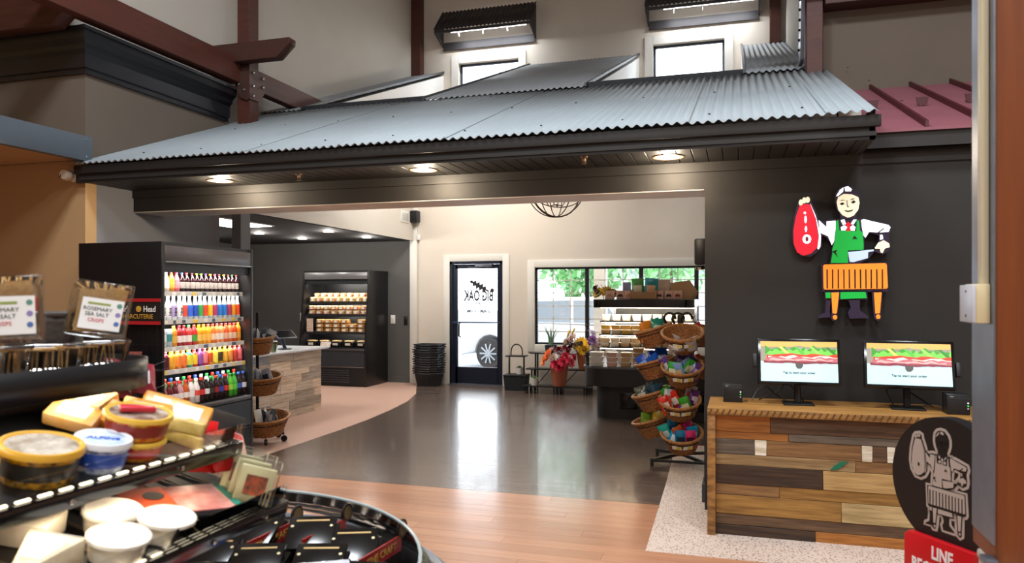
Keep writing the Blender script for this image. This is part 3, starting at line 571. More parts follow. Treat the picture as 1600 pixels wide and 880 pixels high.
for p in BUT['back']: M().prism(offs(dl(p), .011), -.0312, -.03, 'xz').build('drawing_border', pale, ds)
for p in BUT['back']: M().prism(dl(p), -.0320, -.031, 'xz').build('drawing_outline', dkk, ds)
for k in ('red', 'white', 'blade', 'green', 'orange', 'cream'):
    for i, p in enumerate(BUT[k]):
        if k == 'cream' and i == 0: continue
        M().prism(offs(dl(p), -.0015), -.0330 - (.0004 if k == 'white' else 0), -.0315, 'xz').build('drawing_fill', pale, ds)
for p in BUT['ink'] + BUT['red2']: M().prism(dl(p), -.0345, -.0325, 'xz').build('drawing_line', dkk, ds)
rp = [(-.165, .44), (.16, .44), (.16, .655), (-.145, .655), (-.165, .635)]
ln = M().prism(rp, -.062, -.03, 'xz').build('red_panel', mat('sign_red', '#c4121c', .35), ds, bev=.004)
for s_, z in (('LINE', .6), ('BEGINS HERE', .532)): text(s_, .068, 'panel_lettering', flat('#f0eeee', .5), ln, (.02 if s_ == 'LINE' else .02, -.063, z), (R(90), 0, 0), sx=.72, bold=.0022)
M().tube([(0, .0, .05), (0, .0, .64)], .018, 10).build('pole', 'chrome', ds, sm=1)
M().lathe([(.2, 0), (.2, .012), (.03, .03), (.025, .06)], 32).build('base', 'black_metal', ds, sm=1)
# timber column on a stone pedestal
co = thing('timber_column', 'brown timber column with a steel side plate at right edge', 'column', (.86, 2.64, .80))
M().box(.735, .99, 2.52, 2.76, .80, 8).build('timber', 'timber_column', co, w=True, bev=.008)
M().box(.729, .735, 2.53, 2.742, .86, 8).build('steel_plate', 'steel', co, w=True)
M().box(.70, .735, 2.5, 2.56, .80, .825).build('base_angle', 'steel', co, w=True, bev=.004)
t = thing('pedestal', 'stone pedestal carrying the timber column', 'pedestal', (.86, 2.64, 0))
M().box(.735, 1.1, 2.5, 2.69, 0, .77).build('shaft', 'cream_wall', t, w=True); M().box(.73, 1.13, 2.48, 2.7, .77, .80).build('cap_stone', flat('#b9b2a8', .6), t, w=True, bev=.008)
t = thing('wall_switch', 'cream switch box and conduit on the timber column', 'switch', (.7, 2.6, 1.52))
M().box(.688, .728, 2.555, 2.66, 1.518, 1.637).build('box', flat('#d8c9a0', .5), t, w=True, bev=.003)
M().box(.678, .688, 2.545, 2.68, 1.520, 1.635).build('cover_plate', flat('#c4cad6', .35), t, w=True, bev=.003)
for z in (1.54, 1.615): M().lathe([(.004, 0), (.004, .002)], 8, c=(.678, 2.61, z), rot=(0, -PI / 2, 0)).build('screw', 'black_metal', t, w=True)
M().box(.706, .728, 2.565, 2.6, 1.637, 8).build('conduit', flat('#cfc6a8', .45), t, w=True, bev=.004)
# ---------------------------------------------------------------- open-fronted coolers
mat('cooler_panel', '#595558', .32, .45, n=((60, 60, 60), '#4a4648', .3)); mat('cooler_black', '#141416', .35); mat('cooler_inside', '#3b3d42', .5)
mat('cooler_blue', '#2c3036', .42); mat('lamp_strip', '#fff4e2', .5, em=6)
def cooler(name, label, loc, rz_, W, D, H, shelves, deck, can, panel='cooler_panel', led=8, col=NEUT, inside='cooler_inside', rail='#c9c6bf', tags=True, slope=0):
    t = thing(name, label, 'cooler', loc, rz_)
    f = lambda z: slope * max(0, z - deck) / (can[0] - deck)
    side = [(0, 0), (D, 0), (D, H), (slope, H), (slope, can[0] - .1), (0, deck)]
    for x in (0, W - .035): M().prism(side, x, x + .035, 'yz').build('side_panel', 'cooler_black', t, bev=.004)
    M().box(.035, W - .035, D - .05, D - .01, .05, H - .03).build('back_panel', inside, t)
    M().box(.035, W - .035, slope + .02, D - .01, H - .03, H).build('roof_panel', 'cooler_black', t)
    M().box(.035, W - .035, slope - .002, slope + .04, can[0], can[1]).build('canopy', panel, t, bev=.008)
    M().box(.035, W - .035, slope - .008, slope + .0, can[0] - .006, can[0] + .006).build('canopy_trim', 'chrome', t)
    M().box(.035, W - .035, slope + .03, slope + .045, can[0] - .085, can[0]).build('valance', 'cooler_blue', t)
    M().box(.035, W - .035, .03, D - .05, 0, deck).build('base', 'cooler_black', t)
    M().box(.035, W - .035, .0, .035, .36, deck - .06).build('upper_panel', 'cooler_blue', t)
    M().box(.035, W - .035, -.005, .02, deck - .05, deck - .01).build('sill', 'cooler_panel', t, bev=.006)
    M().box(.035, W - .035, .012, .018, deck - .01, deck + .06).build('front_guard', glassmat('acrylic', gl=.01, ior=1.2), t)
    M().box(.035, W - .035, -.004, .02, .34, .352).build('panel_trim', 'chrome', t)
    M().box(.035, W - .035, .004, .03, .03, .33).build('grille_panel', 'cooler_black', t)
    for k in range(6): M().box(.1, W * .75, -.004, .006, .07 + k * .04, .087 + k * .04).build('grille_slat', 'cooler_blue', t, bev=.003, seg=1)
    rm = flat(rail, .45)
    for z, fy in shelves:
        sh = M().box(.04, W - .04, fy, D - .06, z - .02, z).build('shelf', 'cooler_inside' if inside == 'cooler_inside' else 'cooler_black', t)
        M().box(.04, W - .04, fy - .012, fy, z - .035, z + .004).build('price_rail', rm, sh)
        if tags:
            for k in range(9): x = .09 + k * (W - .2) / 8 + U(-.02, .02); M().box(x, x + U(.03, .06), fy - .0135, fy - .011, z - .03, z - .002).build('price_tag', flat(random.choice(['#e9c54a', '#eceae4', '#e3e0d6', '#55606e']), .5), sh)
    tops = sorted([z for z, _ in shelves], reverse=True)
    M().box(.06, W - .06, slope + .045, slope + .06, can[0] + .02, can[0] + .03).build('lamp_strip', 'lamp_strip', t)
    wm = WM[t.name]
    for z, y in [(can[0] - .06, slope + .06)] + [(q - .028, dict(shelves)[q] + .004) for q in tops]:
        l = area((0, 0, 0), W - .12, .03, led / (len(tops) + 1), col); l.matrix_world = wm @ Matrix.Translation((W / 2, y, z)) @ Euler((R(48), 0, 0)).to_matrix().to_4x4()
        if z < can[0] - .07: M().box(.07, W - .07, y, y + .016, z + .002, z + .007).build('lamp_strip', 'lamp_strip', t)
    return t
C1 = (-4.5, 5.0, 0); SH1 = [(1.637, .10), (1.397, .09), (1.168, .08), (.975, .07)]
drink = cooler('drinks_cooler', 'tall black open drinks cooler full of bottles by the tan wall', C1, PI / 2, 1.2, .86, 2.05, SH1, .66, (1.885, 2.02), led=26, slope=.0)
def B(prof, cap, capc, bodyc, labc, h, r, gloss=.12): pass
PETB = [(.0, .0), (.8, 0), (1, .03), (1, .55), (.96, .62), (.6, .78), (.42, .86), (.42, .9)]
JUG = [(.0, .0), (.9, 0), (1, .02), (1, .68), (.9, .76), (.5, .86), (.45, .9)]
CAN = [(0, 0), (.85, 0), (1, .04), (1, .95), (.9, .985), (0, .985)]
SLIM = [(0, 0), (.9, 0), (1, .03), (1, .5), (.93, .58), (.55, .8), (.45, .88)]
BM = {}
def bottle(loc, rzv, prof, h, r, body, cap, lab, label, group, name='drink_bottle', labz=(.18, .5), square=False, txt=None, clear=False):
    t = thing(name, label, 'bottle' if name != 'drink_can' else 'can', loc, rzv, group)
    bm = flat(body, .15) if not clear else mat('clear_' + body.strip('#'), body, .08, trans=.55)
    key = (id(prof), h, r, square)
    if key not in BM:
        p = [(a * r, b * h) for a, b in prof]
        BM[key] = [M().lathe(p, 4 if square else 12, rot=(0, 0, PI / 4) if square else None).build('bottle_body', bm, t, sm=50, bev=.006 if square else 0).data,
                   M().lathe([(r * .46, h * .89), (r * .48, h * .895), (r * .48, h * .985), (r * .4, h), (0, h)], 10).build('cap', flat(cap, .35), t, sm=50).data if name != 'drink_can' else None,
                   M().lathe([(r * 1.012 * (1 if not square else .99), h * labz[0]), (r * 1.012 * (1 if not square else .99), h * labz[1])], 4 if square else 12, rot=(0, 0, PI / 4) if square else None).build('paper_label', flat(lab, .4), t, sm=50).data]
    else:
        for d, n, c in zip(BM[key], ('bottle_body', 'cap', 'paper_label'), (bm, flat(cap, .35), flat(lab, .4))):
            if d is None: continue
            o = meshobj(n, d, None, t); o.material_slots[0].link = 'OBJECT'; o.material_slots[0].material = c
    if txt: text(txt, .045, 'lettering', flat('#222222', .5), t, (-.002, -r * 1.03, h * .34), (R(90), R(-90), 0), bold=.001)
    return t
def on1(x, z, fy): # cooler local -> world
    return (C1[0] - fy, C1[1] + x, z)
def row(spec, z, fy, x0, x1, shelf, jitter=.004):
    n = len(spec)
    for i, sp in enumerate(spec):
        x = x0 + (x1 - x0) * i / max(1, n - 1)
        d = dict(prof=PETB, h=.17, r=.03, body='#884422', cap='#dddddd', lab='#ffffff', nm='bottle'); d.update(sp)
        lab = '%s %s, %s from the left on the cooler %s' % (d['desc'], 'can' if d.get('name') == 'drink_can' else 'bottle', ORD[i], shelf)
        bottle(on1(x + U(-jitter, jitter), z, fy), PI / 2, d['prof'], d['h'], d['r'], d['body'], d['cap'], d['lab'], lab, 'drinks on the cooler ' + shelf, d.get('name', 'drink_bottle'), d.get('labz', (.18, .5)), d.get('sq', False), d.get('txt'), d.get('clear', False))
caps = ['#3a5bb0', '#d8342c', '#4a2030', '#e0a320', '#58b030', '#7a3a90', '#e0c820', '#d05060', '#702030', '#e0b820', '#7a2838', '#3a9a40', '#a03040']
cn_ = ['blue', 'red', 'maroon', 'amber', 'green', 'purple', 'yellow', 'pink', 'maroon', 'yellow', 'maroon', 'green', 'red']
J = dict(prof=PETB, h=.172, r=.0275)
row([dict(J, body='#d98b72', cap='#e8e4dc', lab='#e7dfc9', desc='peach tea'), dict(J, body='#b9c4c4', cap='#efece6', lab='#e88a4a', desc='pale smoothie'), dict(J, body='#e3d9c2', cap='#e9e4d8', lab='#f0ece0', desc='cream smoothie'), dict(J, body='#e7922c', cap='#d8402c', lab='#e8a040', desc='orange juice'), dict(J, body='#dd6a78', cap='#d83a4a', lab='#e88a94', desc='pink juice')]
    + [dict(J, body='#2a0d14', cap=c, lab='#a39a94', labz=(.2, .3), desc='dark juice %s-capped' % q) for c, q in zip(caps, cn_)], 1.638, .14, .085, 1.125, 'top shelf')
Wt = dict(prof=SLIM, h=.205, r=.0295)
row([dict(prof=CAN, h=.16, r=.03, body='#c0401e', cap='#888', lab='#e2b23a', desc='orange striped energy', name='drink_can', labz=(.3, .6)), dict(Wt, body='#dfe3e4', cap='#e8e8e6', lab='#f4f2f0', txt='hint', labz=(.12, .6), desc='white-labelled water'), dict(Wt, body='#dfe3e4', cap='#e8e8e6', lab='#f4f2f0', txt='hint', labz=(.12, .6), desc='white-labelled water'), dict(Wt, body='#dfe3e4', cap='#e8e8e6', lab='#b7a3d8', txt='hint', labz=(.12, .6), desc='violet-labelled water'), dict(Wt, body='#dfe3e4', cap='#e8e8e6', lab='#f4f2f0', txt='hint', labz=(.12, .6), desc='white-labelled water')]
    + [dict(Wt, body='#b8c2c8', cap='#d8dade', lab=c, labz=(.03, .2), desc='clear water %s-based' % q) for c, q in (('#d8503a', 'red'), ('#3a6ad0', 'blue'), ('#2a50b0', 'navy'), ('#3aa050', 'green'), ('#d84a2c', 'red'), ('#e8b82c', 'yellow'), ('#c03a70', 'pink'), ('#2a7ad0', 'blue'), ('#2a7ad0', 'blue'), ('#b03a60', 'magenta'), ('#e89a2c', 'orange'), ('#e8502c', 'red'))], 1.398, .13, .085, 1.13, 'second shelf')
row([dict(prof=CAN, h=.155, r=.032, body='#b8bcc0', cap='#888', lab='#d8dadc', desc='silver', name='drink_can', labz=(.3, .7)), dict(prof=CAN, h=.155, r=.032, body='#c2c6c8', cap='#888', lab='#e6e8e6', desc='silver', name='drink_can', labz=(.3, .7)), dict(prof=CAN, h=.155, r=.032, body='#aebcc0', cap='#888', lab='#3a8a8a', desc='teal banded', name='drink_can', labz=(.1, .3))]
    + [dict(prof=JUG, h=.178, r=.0305, body=b, cap=c, lab=l, desc=q) for b, c, l, q in (('#e0902a', '#e09a3a', '#e8b04a', 'orange juice'), ('#a02028', '#701820', '#e8dcd8', 'berry juice'), ('#a82430', '#801c24', '#e8dcd8', 'cherry juice'), ('#c83a3a', '#3a9a4a', '#e8e0d8', 'apple juice green-capped'), ('#c02c2c', '#d03a2c', '#4a9a3a', 'red juice'), ('#ee9a18', '#e8b020', '#f0c060', 'bright orange juice'), ('#ee9a18', '#e0781c', '#f0b850', 'bright orange juice'), ('#f0a420', '#d04a3a', '#f0b850', 'bright orange juice'), ('#e8702a', '#d8342c', '#f0c8a8', 'blood orange juice'), ('#ee8a4a', '#d8403a', '#f0e0d0', 'peach juice'), ('#ee9258', '#d8403a', '#f0e0d0', 'peach juice'), ('#e05a2c', '#d8342c', '#f0b898', 'red orange juice'), ('#ea7a40', '#d8342c', '#f0d0b8', 'peach juice'), ('#e84a22', '#d8342c', '#f0c8b0', 'red orange juice'), ('#ee9020', '#e87a1c', '#f0a840', 'orange juice'))], 1.169, .12, .085, 1.13, 'third shelf')
row([dict(prof=JUG, h=.155, r=.036 if i < 6 else .031, body=b, cap=c, lab=l, desc=q, labz=(.15, .7)) for i, (b, c, l, q) in enumerate((('#7a2a30', '#c0342c', '#8a2a3a', 'dark cherry'), ('#6a2030', '#8a2a3a', '#4a1828', 'dark grape'), ('#f0a020', '#e8b020', '#f0a830', 'orange carton'), ('#ee8a2a', '#e8902c', '#f08a3a', 'orange carton'), ('#ea6a2a', '#e0602c', '#ee7a3a', 'tangerine'), ('#3a9a78', '#e8c030', '#d8d040', 'lime'), ('#d83a2c', '#d8342c', '#e8c030', 'pineapple punch'), ('#7a3a88', '#a03a9a', '#8a4a98', 'grape'), ('#d03a48', '#c8342c', '#e07a80', 'pink punch'), ('#e8802a', '#c8602c', '#c04a20', 'orange punch'), ('#d8c02a', '#d0a020', '#e8d850', 'yellow tea'), ('#d89a1c', '#8a5a20', '#3a3018', 'dark pineapple'), ('#e0a020', '#c88a20', '#d8a030', 'amber tea'), ('#c8862a', '#b03a2c', '#d08a40', 'amber tea'), ('#d04a38', '#c8342c', '#b83a30', 'red tea'), ('#c83a48', '#c8342c', '#d86a70', 'pink tea')))], .976, .11, .09, 1.13, 'fourth shelf')
bot = [('#8a4a50', '#d8342c', '#d8c8c8', 'large pink lemonade'), ('#5a1a1c', '#d8342c', '#e8dcd4', 'red tea'), ('#5a1a1c', '#c82c2c', '#e8dcd4', 'red tea'), ('#c08a90', '#d8342c', '#e8dcd8', 'pink lemonade jug'), ('#b05020', '#d8342c', '#e8dcd0', 'amber tea'), ('#d8d0cc', '#d8342c', '#e8e4e0', 'clear'), ('#d8d0cc', '#e8e4e0', '#d84a3a', 'clear red-labelled'), ('#2a1210', '#d8342c', '#c8302c', 'cola'), ('#1a0e0e', '#e8e8e8', '#d8d4d0', 'diet cola'), ('#1c120e', '#3aa050', '#2a2a28', 'dark soda green-capped'), ('#2a1014', '#c8302c', '#8a2028', 'cherry cola'), ('#1a1014', '#3a5ac0', '#2a3a90', 'blue-labelled cola'), ('#241210', '#d8342c', '#b82c2c', 'cola'), ('#4aa028', '#2a8a38', '#8ac83a', 'lime soda'), ('#3a9a30', '#2a8a38', '#5ab84a', 'lime soda'), ('#1c1014', '#3a6ac0', '#3a5ab0', 'blue-labelled cola'), ('#201014', '#3a5ac0', '#c8ccd8', 'cola')]
row([dict(prof=PETB, h=.215, r=.033, body=b, cap=c, lab=l, desc=q, labz=(.3, .52)) for b, c, l, q in bot], .662, .065, .09, 1.13, 'bottom deck, front row')
row([dict(prof=PETB, h=.235, r=.033, body=random.choice(['#1c1210', '#2a6a38', '#c8d0d0', '#402018']), cap=c, lab='#c8c4c0', desc='%s-capped soda' % q, labz=(.3, .52)) for c, q in [(['#2a9a48', '#d8342c', '#3a5ac0', '#e8e8e8'][i % 4], ['green', 'red', 'blue', 'white'][i % 4]) for i in range(14)]], .662, .15, .12, 1.1, 'bottom deck, second row')

# charcuterie rack in front of the cooler side
t = thing('wire_rack', 'black wire display rack beside the drinks cooler', 'rack', (-4.7, 4.9, 0))
m = M()
for k in range(12): m.tube([(-4.97 + k * .045, 4.97, .3), (-4.97 + k * .045, 4.97, 1.36)], .003, 4)
for z in (.3, .6, .9, 1.2, 1.34): m.tube([(-4.98, 4.975, z), (-4.46, 4.975, z)], .004, 4)
m.build('wire_back', 'black_metal', t, w=True)
for x in (-4.98, -4.46): M().tube([(x, 4.97, 0), (x, 4.97, 1.42)], .011, 8).build('upright', 'black_metal', t, w=True)
M().box(-4.99, -4.45, 4.7, 4.99, 0, .03).build('foot', 'black_metal', t, w=True)
for z in (1.01, .82, .6):
    s_ = M().box(-4.96, -4.44, 4.72, 4.97, z - .012, z).build('shelf', 'black_metal', t, w=True); M().tube([(-4.96, 4.71, z + .02), (-4.44, 4.71, z + .02), (-4.44, 4.97, z + .06)], .005, 6).build('rail', 'black_metal', s_, w=True)
sg_ = thing('charcuterie_sign', 'black and red framed sign reading Charcuterie on the wire rack', 'sign', (-4.73, 4.96, 1.365))
M().box(-5.0, -4.47, 4.955, 4.965, 1.365, 1.585).build('board', flat('#1c1815', .5), sg_, w=True)
for z in (1.368, 1.555): M().box(-5.0, -4.47, 4.951, 4.956, z, z + .027).build('red_band', flat('#b01c22', .5), sg_, w=True)
text("Boar's", .068, 'lettering', flat('#f2eee4', .5), sg_, (-.115, -.011, .128), (R(90), 0, 0), sx=.85, bold=.001); text("Head", .068, 'lettering', flat('#f2eee4', .5), sg_, (.155, -.011, .128), (R(90), 0, 0), sx=.85, bold=.001)
M().lathe([(.026, 0), (.026, .004), (.012, .006)], 10, c=(.045, -.008, .13), rot=(PI / 2, 0, 0)).build('gold_emblem', flat('#c99a3a', .4), sg_)
text('CHARCUTERIE', .052, 'lettering', flat('#c99a3a', .5), sg_, (.02, -.011, .068), (R(90), 0, 0), sx=1.0)
jn = 0
for z, xs in ((1.011, (-4.73, -4.64, -4.56)), (.821, (-4.76, -4.67, -4.585))):
    for i, x in enumerate(xs):
        t = thing('spread_jar', 'small dark jar with a steel lid, %s on the %s shelf of the wire rack' % (['leftmost', 'middle', 'rightmost'][i], 'upper' if z > 1 else 'lower'), 'jar', (x, 4.78, z), group='jars on the wire rack')
        M().lathe([(.034, 0), (.036, .008), (.036, .07), (.03, .08)], 12).build('jar_body', flat('#4a3428', .15), t, sm=1); M().lathe([(.033, .08), (.033, .098), (.03, .1)], 12).build('lid', 'chrome', t, sm=1); M().lathe([(.0365, .02), (.0365, .06)], 12).build('paper_label', flat('#8d8577', .5), t, sm=1)
tag(M().obox((0, 0, .07), (.1, .006, .15), (-.3, 0, .35)).build('leaflet_card', mat('leaflet', '#3a2a22', .5, n=(40, '#a04030', .2)), loc=(-4.64, 4.86, 1.011)), 'dark leaflet card with red heading leaning on the wire rack', 'card')

# ---------------------------------------------------------------- checkout
ck = thing('checkout_counter', 'checkout counter clad in weathered grey and tan boards', 'counter', (-5.9, 8.3, 0))
CKX = -5.63
M().box(-6.6, CKX + .06, 6.9, 9.42, .855, .885).build('worktop', mat('quartz', '#cfcfcf', .25, n=(25, '#bdbdbf', .3)), ck, w=True, bev=.004)
M().box(-6.5, CKX - .02, 6.95, 9.31, 0, .855).build('carcass', flat('#3c342e', .7), ck, w=True)
for k, (a, b) in dict(a=('#c0ae9a', '#9a8872'), b=('#96999f', '#74777d'), c=('#dcc2a8', '#b89c80'), d=('#a89888', '#857462'), e=('#cbbaa8', '#a8957e'), f=('#e4cdb4', '#c4aa8e')).items(): mat('ckboard_' + k, a, .6, n=((40, 3, 40), b, .12), bump=.25, rv=.08)
z = .855; r_ = 0
for hgt in (.11, .115, .075, .105, .12, .115, .11, .105):
    y = 6.95
    while y < 9.3:
        ln_ = U(.3, .75); e = min(9.31, y + ln_)
        if 9.31 - e < .12: e = 9.31
        M().box(CKX - .025, CKX + U(-.003, .004), y + .001, e - .001, max(0, z - hgt) + .001, z - .001).build('board', 'ckboard_' + random.choice('aabcdeef'), ck, w=True, bev=.002, seg=1); y = e
    z -= hgt; r_ += 1
    if z <= .001: break
tb = thing('tablet_register', 'grey tablet register on a stand on the checkout counter', 'register', (-5.83, 8.72, .885), R(60))
M().obox((0, 0, .2), (.28, .2, .014), (R(28), 0, 0)).build('tablet', flat('#6a7078', .25), tb, bev=.006); M().obox((0, -.004, .209), (.25, .17, .003), (R(28), 0, 0)).build('display', 'black_gloss', tb)
M().tube([(0, .02, .19), (0, .05, .1), (0, 0, .02)], .025, 8).build('stand', flat('#30405a', .4), tb, sm=1); M().lathe([(.09, 0), (.09, .012), (.04, .02)], 20).build('foot', flat('#26303f', .4), tb, sm=1)
cp = thing('drink_cup', 'clear plastic cup of pale green drink on the checkout counter', 'cup', (-5.66, 8.22, .885))
M().lathe([(.032, 0), (.034, .004), (.046, .13), (.044, .13), (.03, .008), (0, .008)], 16).build('cup_body', glassmat('cup_plastic', gl=.08, tint='#dfe8d8'), cp, sm=1)
M().lathe([(0, .009), (.032, .009), (.042, .1), (0, .1)], 16).build('drink', flat('#9fb08a', .3), cp, sm=1); M().lathe([(.048, .13), (.05, .138), (.044, .145), (0, .145)], 16).build('lid', flat('#d8dcd8', .3), cp, sm=1)
text('77', .05, 'lettering', flat('#2c3a2c', .5), cp, (.0455, 0, .075), (R(90), 0, R(90)))
tc_ = thing('tent_card', 'white folded tent card on the checkout counter', 'card', (-5.69, 7.75, .885), R(20))
M().prism([(-.07, 0), (.07, 0), (0, .13)], -.06, .06, 'yz').build('card', flat('#eceae6', .6), tc_)
t = thing('wicker_caddy', 'small brown wicker caddy beside the cup on the checkout counter', 'basket', (-5.72, 8.0, .885))
m = M(); vs = [((.05 + .003 * ((i + j) % 2)) * math.cos(i * PI / 8), (.05 + .003 * ((i + j) % 2)) * math.sin(i * PI / 8), j * .014) for j in range(7) for i in range(16)]
m.add(vs, [(j * 16 + i, j * 16 + (i + 1) % 16, (j + 1) * 16 + (i + 1) % 16, (j + 1) * 16 + i) for j in range(6) for i in range(16)] + [tuple(range(16))[::-1]]); m.build('weave', mat('brown_wicker', '#7a4c28', .6, n=(80, '#54301a', .2), bump=.3), t, sol=.005)
M().tube([(.052 * math.cos(k * PI / 8), .052 * math.sin(k * PI / 8), .086) for k in range(16)], .006, 6, closed=True).build('rim', 'brown_wicker', t, sm=1)
# wicker baskets
mat('wicker', '#b87a42', .55, n=((50, 50, 90), '#6a3c18', .14), bump=.9); mat('wicker_rim', '#c48a50', .5, n=((60, 60, 60), '#8a5628', .16), bump=.7)
def wicker(name, label, loc, r, h, rot, group, tags=2):
    t = thing(name, label, 'basket', loc, group=group, rot=rot)
    m = M(); N = 28; rows_ = 9; vs = []
    for j in range(rows_ + 1):
        q = j / rows_; rr_ = r * (.68 + .32 * q)
        for i in range(N): a = 2 * PI * i / N; k = rr_ + (.006 if (i + j) % 2 else -.005); vs.append((k * math.cos(a), k * math.sin(a), h * q))
    fs = [(j * N + i, j * N + (i + 1) % N, (j + 1) * N + (i + 1) % N, (j + 1) * N + i) for j in range(rows_) for i in range(N)] + [tuple(range(N))[::-1]]
    m.add(vs, fs); o = m.build('basket_weave', 'wicker', t, sm=25); q = o.modifiers.new('thickness', 'SOLIDIFY'); q.thickness = .008; q.offset = -1
    m = M(); m.tube([(r * 1.01 * math.cos(a), r * 1.01 * math.sin(a), h) for a in [2 * PI * i / 28 for i in range(28)]], [.013 + .002 * (i % 2) for i in range(28)], 6, closed=True); m.build('basket_rim', 'wicker_rim', t, sm=1)
    M().tube([(r * .93 * math.cos(a), r * .93 * math.sin(a), h * .74) for a in [2 * PI * i / 24 for i in range(24)]], .005, 6, closed=True).build('holder_ring', 'black_metal', t, sm=1)
    for k in range(tags):
        a = -PI / 2 - .18 + k * .55
        lb = M().obox((r * .97 * math.cos(a), r * .97 * math.sin(a), h * .66), (.085, .003, .038), (.2, 0, a + PI / 2)).build('price_label', flat('#ece7da', .5), t)
        M().obox((r * .985 * math.cos(a + .08), r * .985 * math.sin(a + .08), h * .66), (.035, .0035, .03), (.2, 0, a + PI / 2)).build('yellow_field', flat('#e5c02e', .5), lb)
    return t
BAGM = {}
def bag(label, loc, rot, w, h, c, c2, group, name='snack_bag', cat='bag', foil=.3):
    key = (w, h)
    t = thing(name, label, cat, loc, group=group, rot=rot)
    def f(u, v):
        x = (u - .5) * w; z = v * h; b = (math.sin(PI * u) ** .5) * (math.sin(PI * v) ** .6) * min(w, h) * .20
        return x, z, b
    if key not in BAGM:
        m = M(); m.grid(lambda u, v: (f(u, v)[0], -f(u, v)[2] - .0012 + .003 * math.sin(u * 17 + v * 9), f(u, v)[1]), 8, 8); m.grid(lambda u, v: (f(u, v)[0], f(u, v)[2] + .0012, f(u, v)[1]), 8, 8)
        a = m.build('bag_body', None or flat(c, foil), t, sm=70).data
        m = M(); m.grid(lambda u, v: ((u - .5) * w * .66, -f(.17 + u * .66, .25 + v * .4)[2] - .0045, h * (.25 + v * .4)), 5, 4); b = m.build('bag_print', flat(c2, .4), t, sm=70).data
        m = M().box(-w / 2, w / 2, -.002, .002, h - .012, h)
        d = m.build('bag_seal', flat(c, foil), t).data
        BAGM[key] = (a, b, d)
    else:
        for d, n, cc, rg in zip(BAGM[key], ('bag_body', 'bag_print', 'bag_seal'), (c, c2, c), (foil, .4, foil)):
            o = meshobj(n, d, None, t); o.material_slots[0].link = 'OBJECT'; o.material_slots[0].material = flat(cc, rg)
    return t
# left basket rack behind the drinks cooler
lr = thing('basket_rack', 'black basket stand on casters behind the drinks cooler', 'rack', (-5.02, 7.05, 0))
M().tube([(-.14, .14, .1), (-.14, .14, 1.42)], .018, 8).build('pole', 'black_metal', lr, sm=1)
for z in (1.1, .7, .28): M().tube([(-.14, .14, z), (0, 0, z)], .01, 6).build('hanger_arm', 'black_metal', lr)
for a in range(6):
    g = a * PI / 3 + .3; M().tube([(0, 0, .1), (.2 * math.cos(g), .2 * math.sin(g), .1), (.26 * math.cos(g), .26 * math.sin(g), .085)], .014, 6).build('foot_spoke', 'black_metal', lr); M().lathe([(.02, -.012), (.034, -.012), (.034, .012), (.02, .012)], 12, c=(.26 * math.cos(g), .26 * math.sin(g), .036), rot=(PI / 2, 0, g)).build('caster', 'black_metal', lr, sm=1)
M().tube([(.24 * math.cos(q), .24 * math.sin(q), .11) for q in [i * PI / 10 for i in range(20)]], .014, 6, closed=True).build('foot_ring', 'black_metal', lr)
for i, (z, rr_, l) in enumerate(((.98, .17, 'top'), (.55, .21, 'middle'), (.115, .25, 'bottom'))):
    a_ = -.95; cx, cy = -5.02 + .17 * math.cos(a_) + .045 * i - .06, 7.05 + .17 * math.sin(a_) + .05
    wicker('wicker_basket', 'wicker basket on the stand behind the drinks cooler, %s one' % l, (cx, cy, z), rr_, .19, (.14, .06, 0), 'baskets behind the drinks cooler', 0)
    for k in range(5):
        g = k * 1.3 + i; bag('%s foil pouch in the %s wicker basket behind the drinks cooler' % (['silver', 'dark blue', 'white', 'grey', 'striped silver'][k], l), (cx + .09 * math.cos(g), cy + .09 * math.sin(g), z + .1), (U(-.35, .35), U(-.5, .5), g), .11, .17, ['#b8bcc4', '#2a3040', '#dcdad4', '#6f747c', '#a4a8b2'][k], ['#3a3f48', '#c8ccd4', '#5a5048', '#d8d8d8', '#28303c'][k], 'pouches behind the drinks cooler')

# ---------------------------------------------------------------- far sandwich cooler
C2 = (-7.56, 11.75, 0); SH2 = [(1.49, .2), (1.27, .16), (.955, .1)]
fc = cooler('sandwich_cooler', 'black open sandwich cooler against the charcoal wall', C2, 0, 1.34, .86, 2.06, SH2, .68, (1.9, 2.03), panel=flat('#8a8a8c', .25, m=.4), led=36, inside='cooler_black', rail='#1d1d20', tags=False, slope=.12)
def pack(label, loc, rz_, w, d, h, c, c2, grp, name='sandwich_pack', lid=True, lab=True):
    t = thing(name, label, 'food pack', loc, rz_, grp); key = ('pk', w, d, h, name)
    if key not in BAGM:
        a = M().box(-w / 2, w / 2, -d / 2, d / 2, 0, h * .52).build('filling', flat(c, .5), t, bev=min(w, d, h) * .22).data
        b = M().box(-w / 2 + .004, w / 2 - .004, -d / 2 + .004, d / 2 - .004, h * .46, h * .95).build('bread_top', flat(c2, .55), t, bev=min(w, d, h) * .3).data
        e = M().box(-w * .22, w * .18, -d / 2 - .002, -d / 2 + .004, h * .2, h * .7).build('paper_label', flat('#efece4', .5), t).data if lab else None
        BAGM[key] = (a, b, e)
    else:
        for dd, n, cc in zip(BAGM[key], ('filling', 'bread_top', 'paper_label'), (c, c2, '#efece4')):
            if dd is None: continue
            o = meshobj(n, dd, None, t); o.material_slots[0].link = 'OBJECT'; o.material_slots[0].material = flat(cc, .5)
    return t
cl = ['#d9b27c', '#caa06a', '#e2c08e', '#c79060', '#d8a878', '#e6caa0']
for i in range(9):
    for j in range(2):
        pack('rolled sandwich, %s from left, %s row, sandwich cooler top shelf' % (ORD[i], ['front', 'raised back'][j]), (C2[0] + .13 + i * .134, C2[1] + .28 + j * .15, 1.491 + j * .075), U(-.2, .2), .125, .12, .10, random.choice(['#b5704c', '#a88a50', '#c58a60']), random.choice(cl), 'sandwich packs on the top shelf')
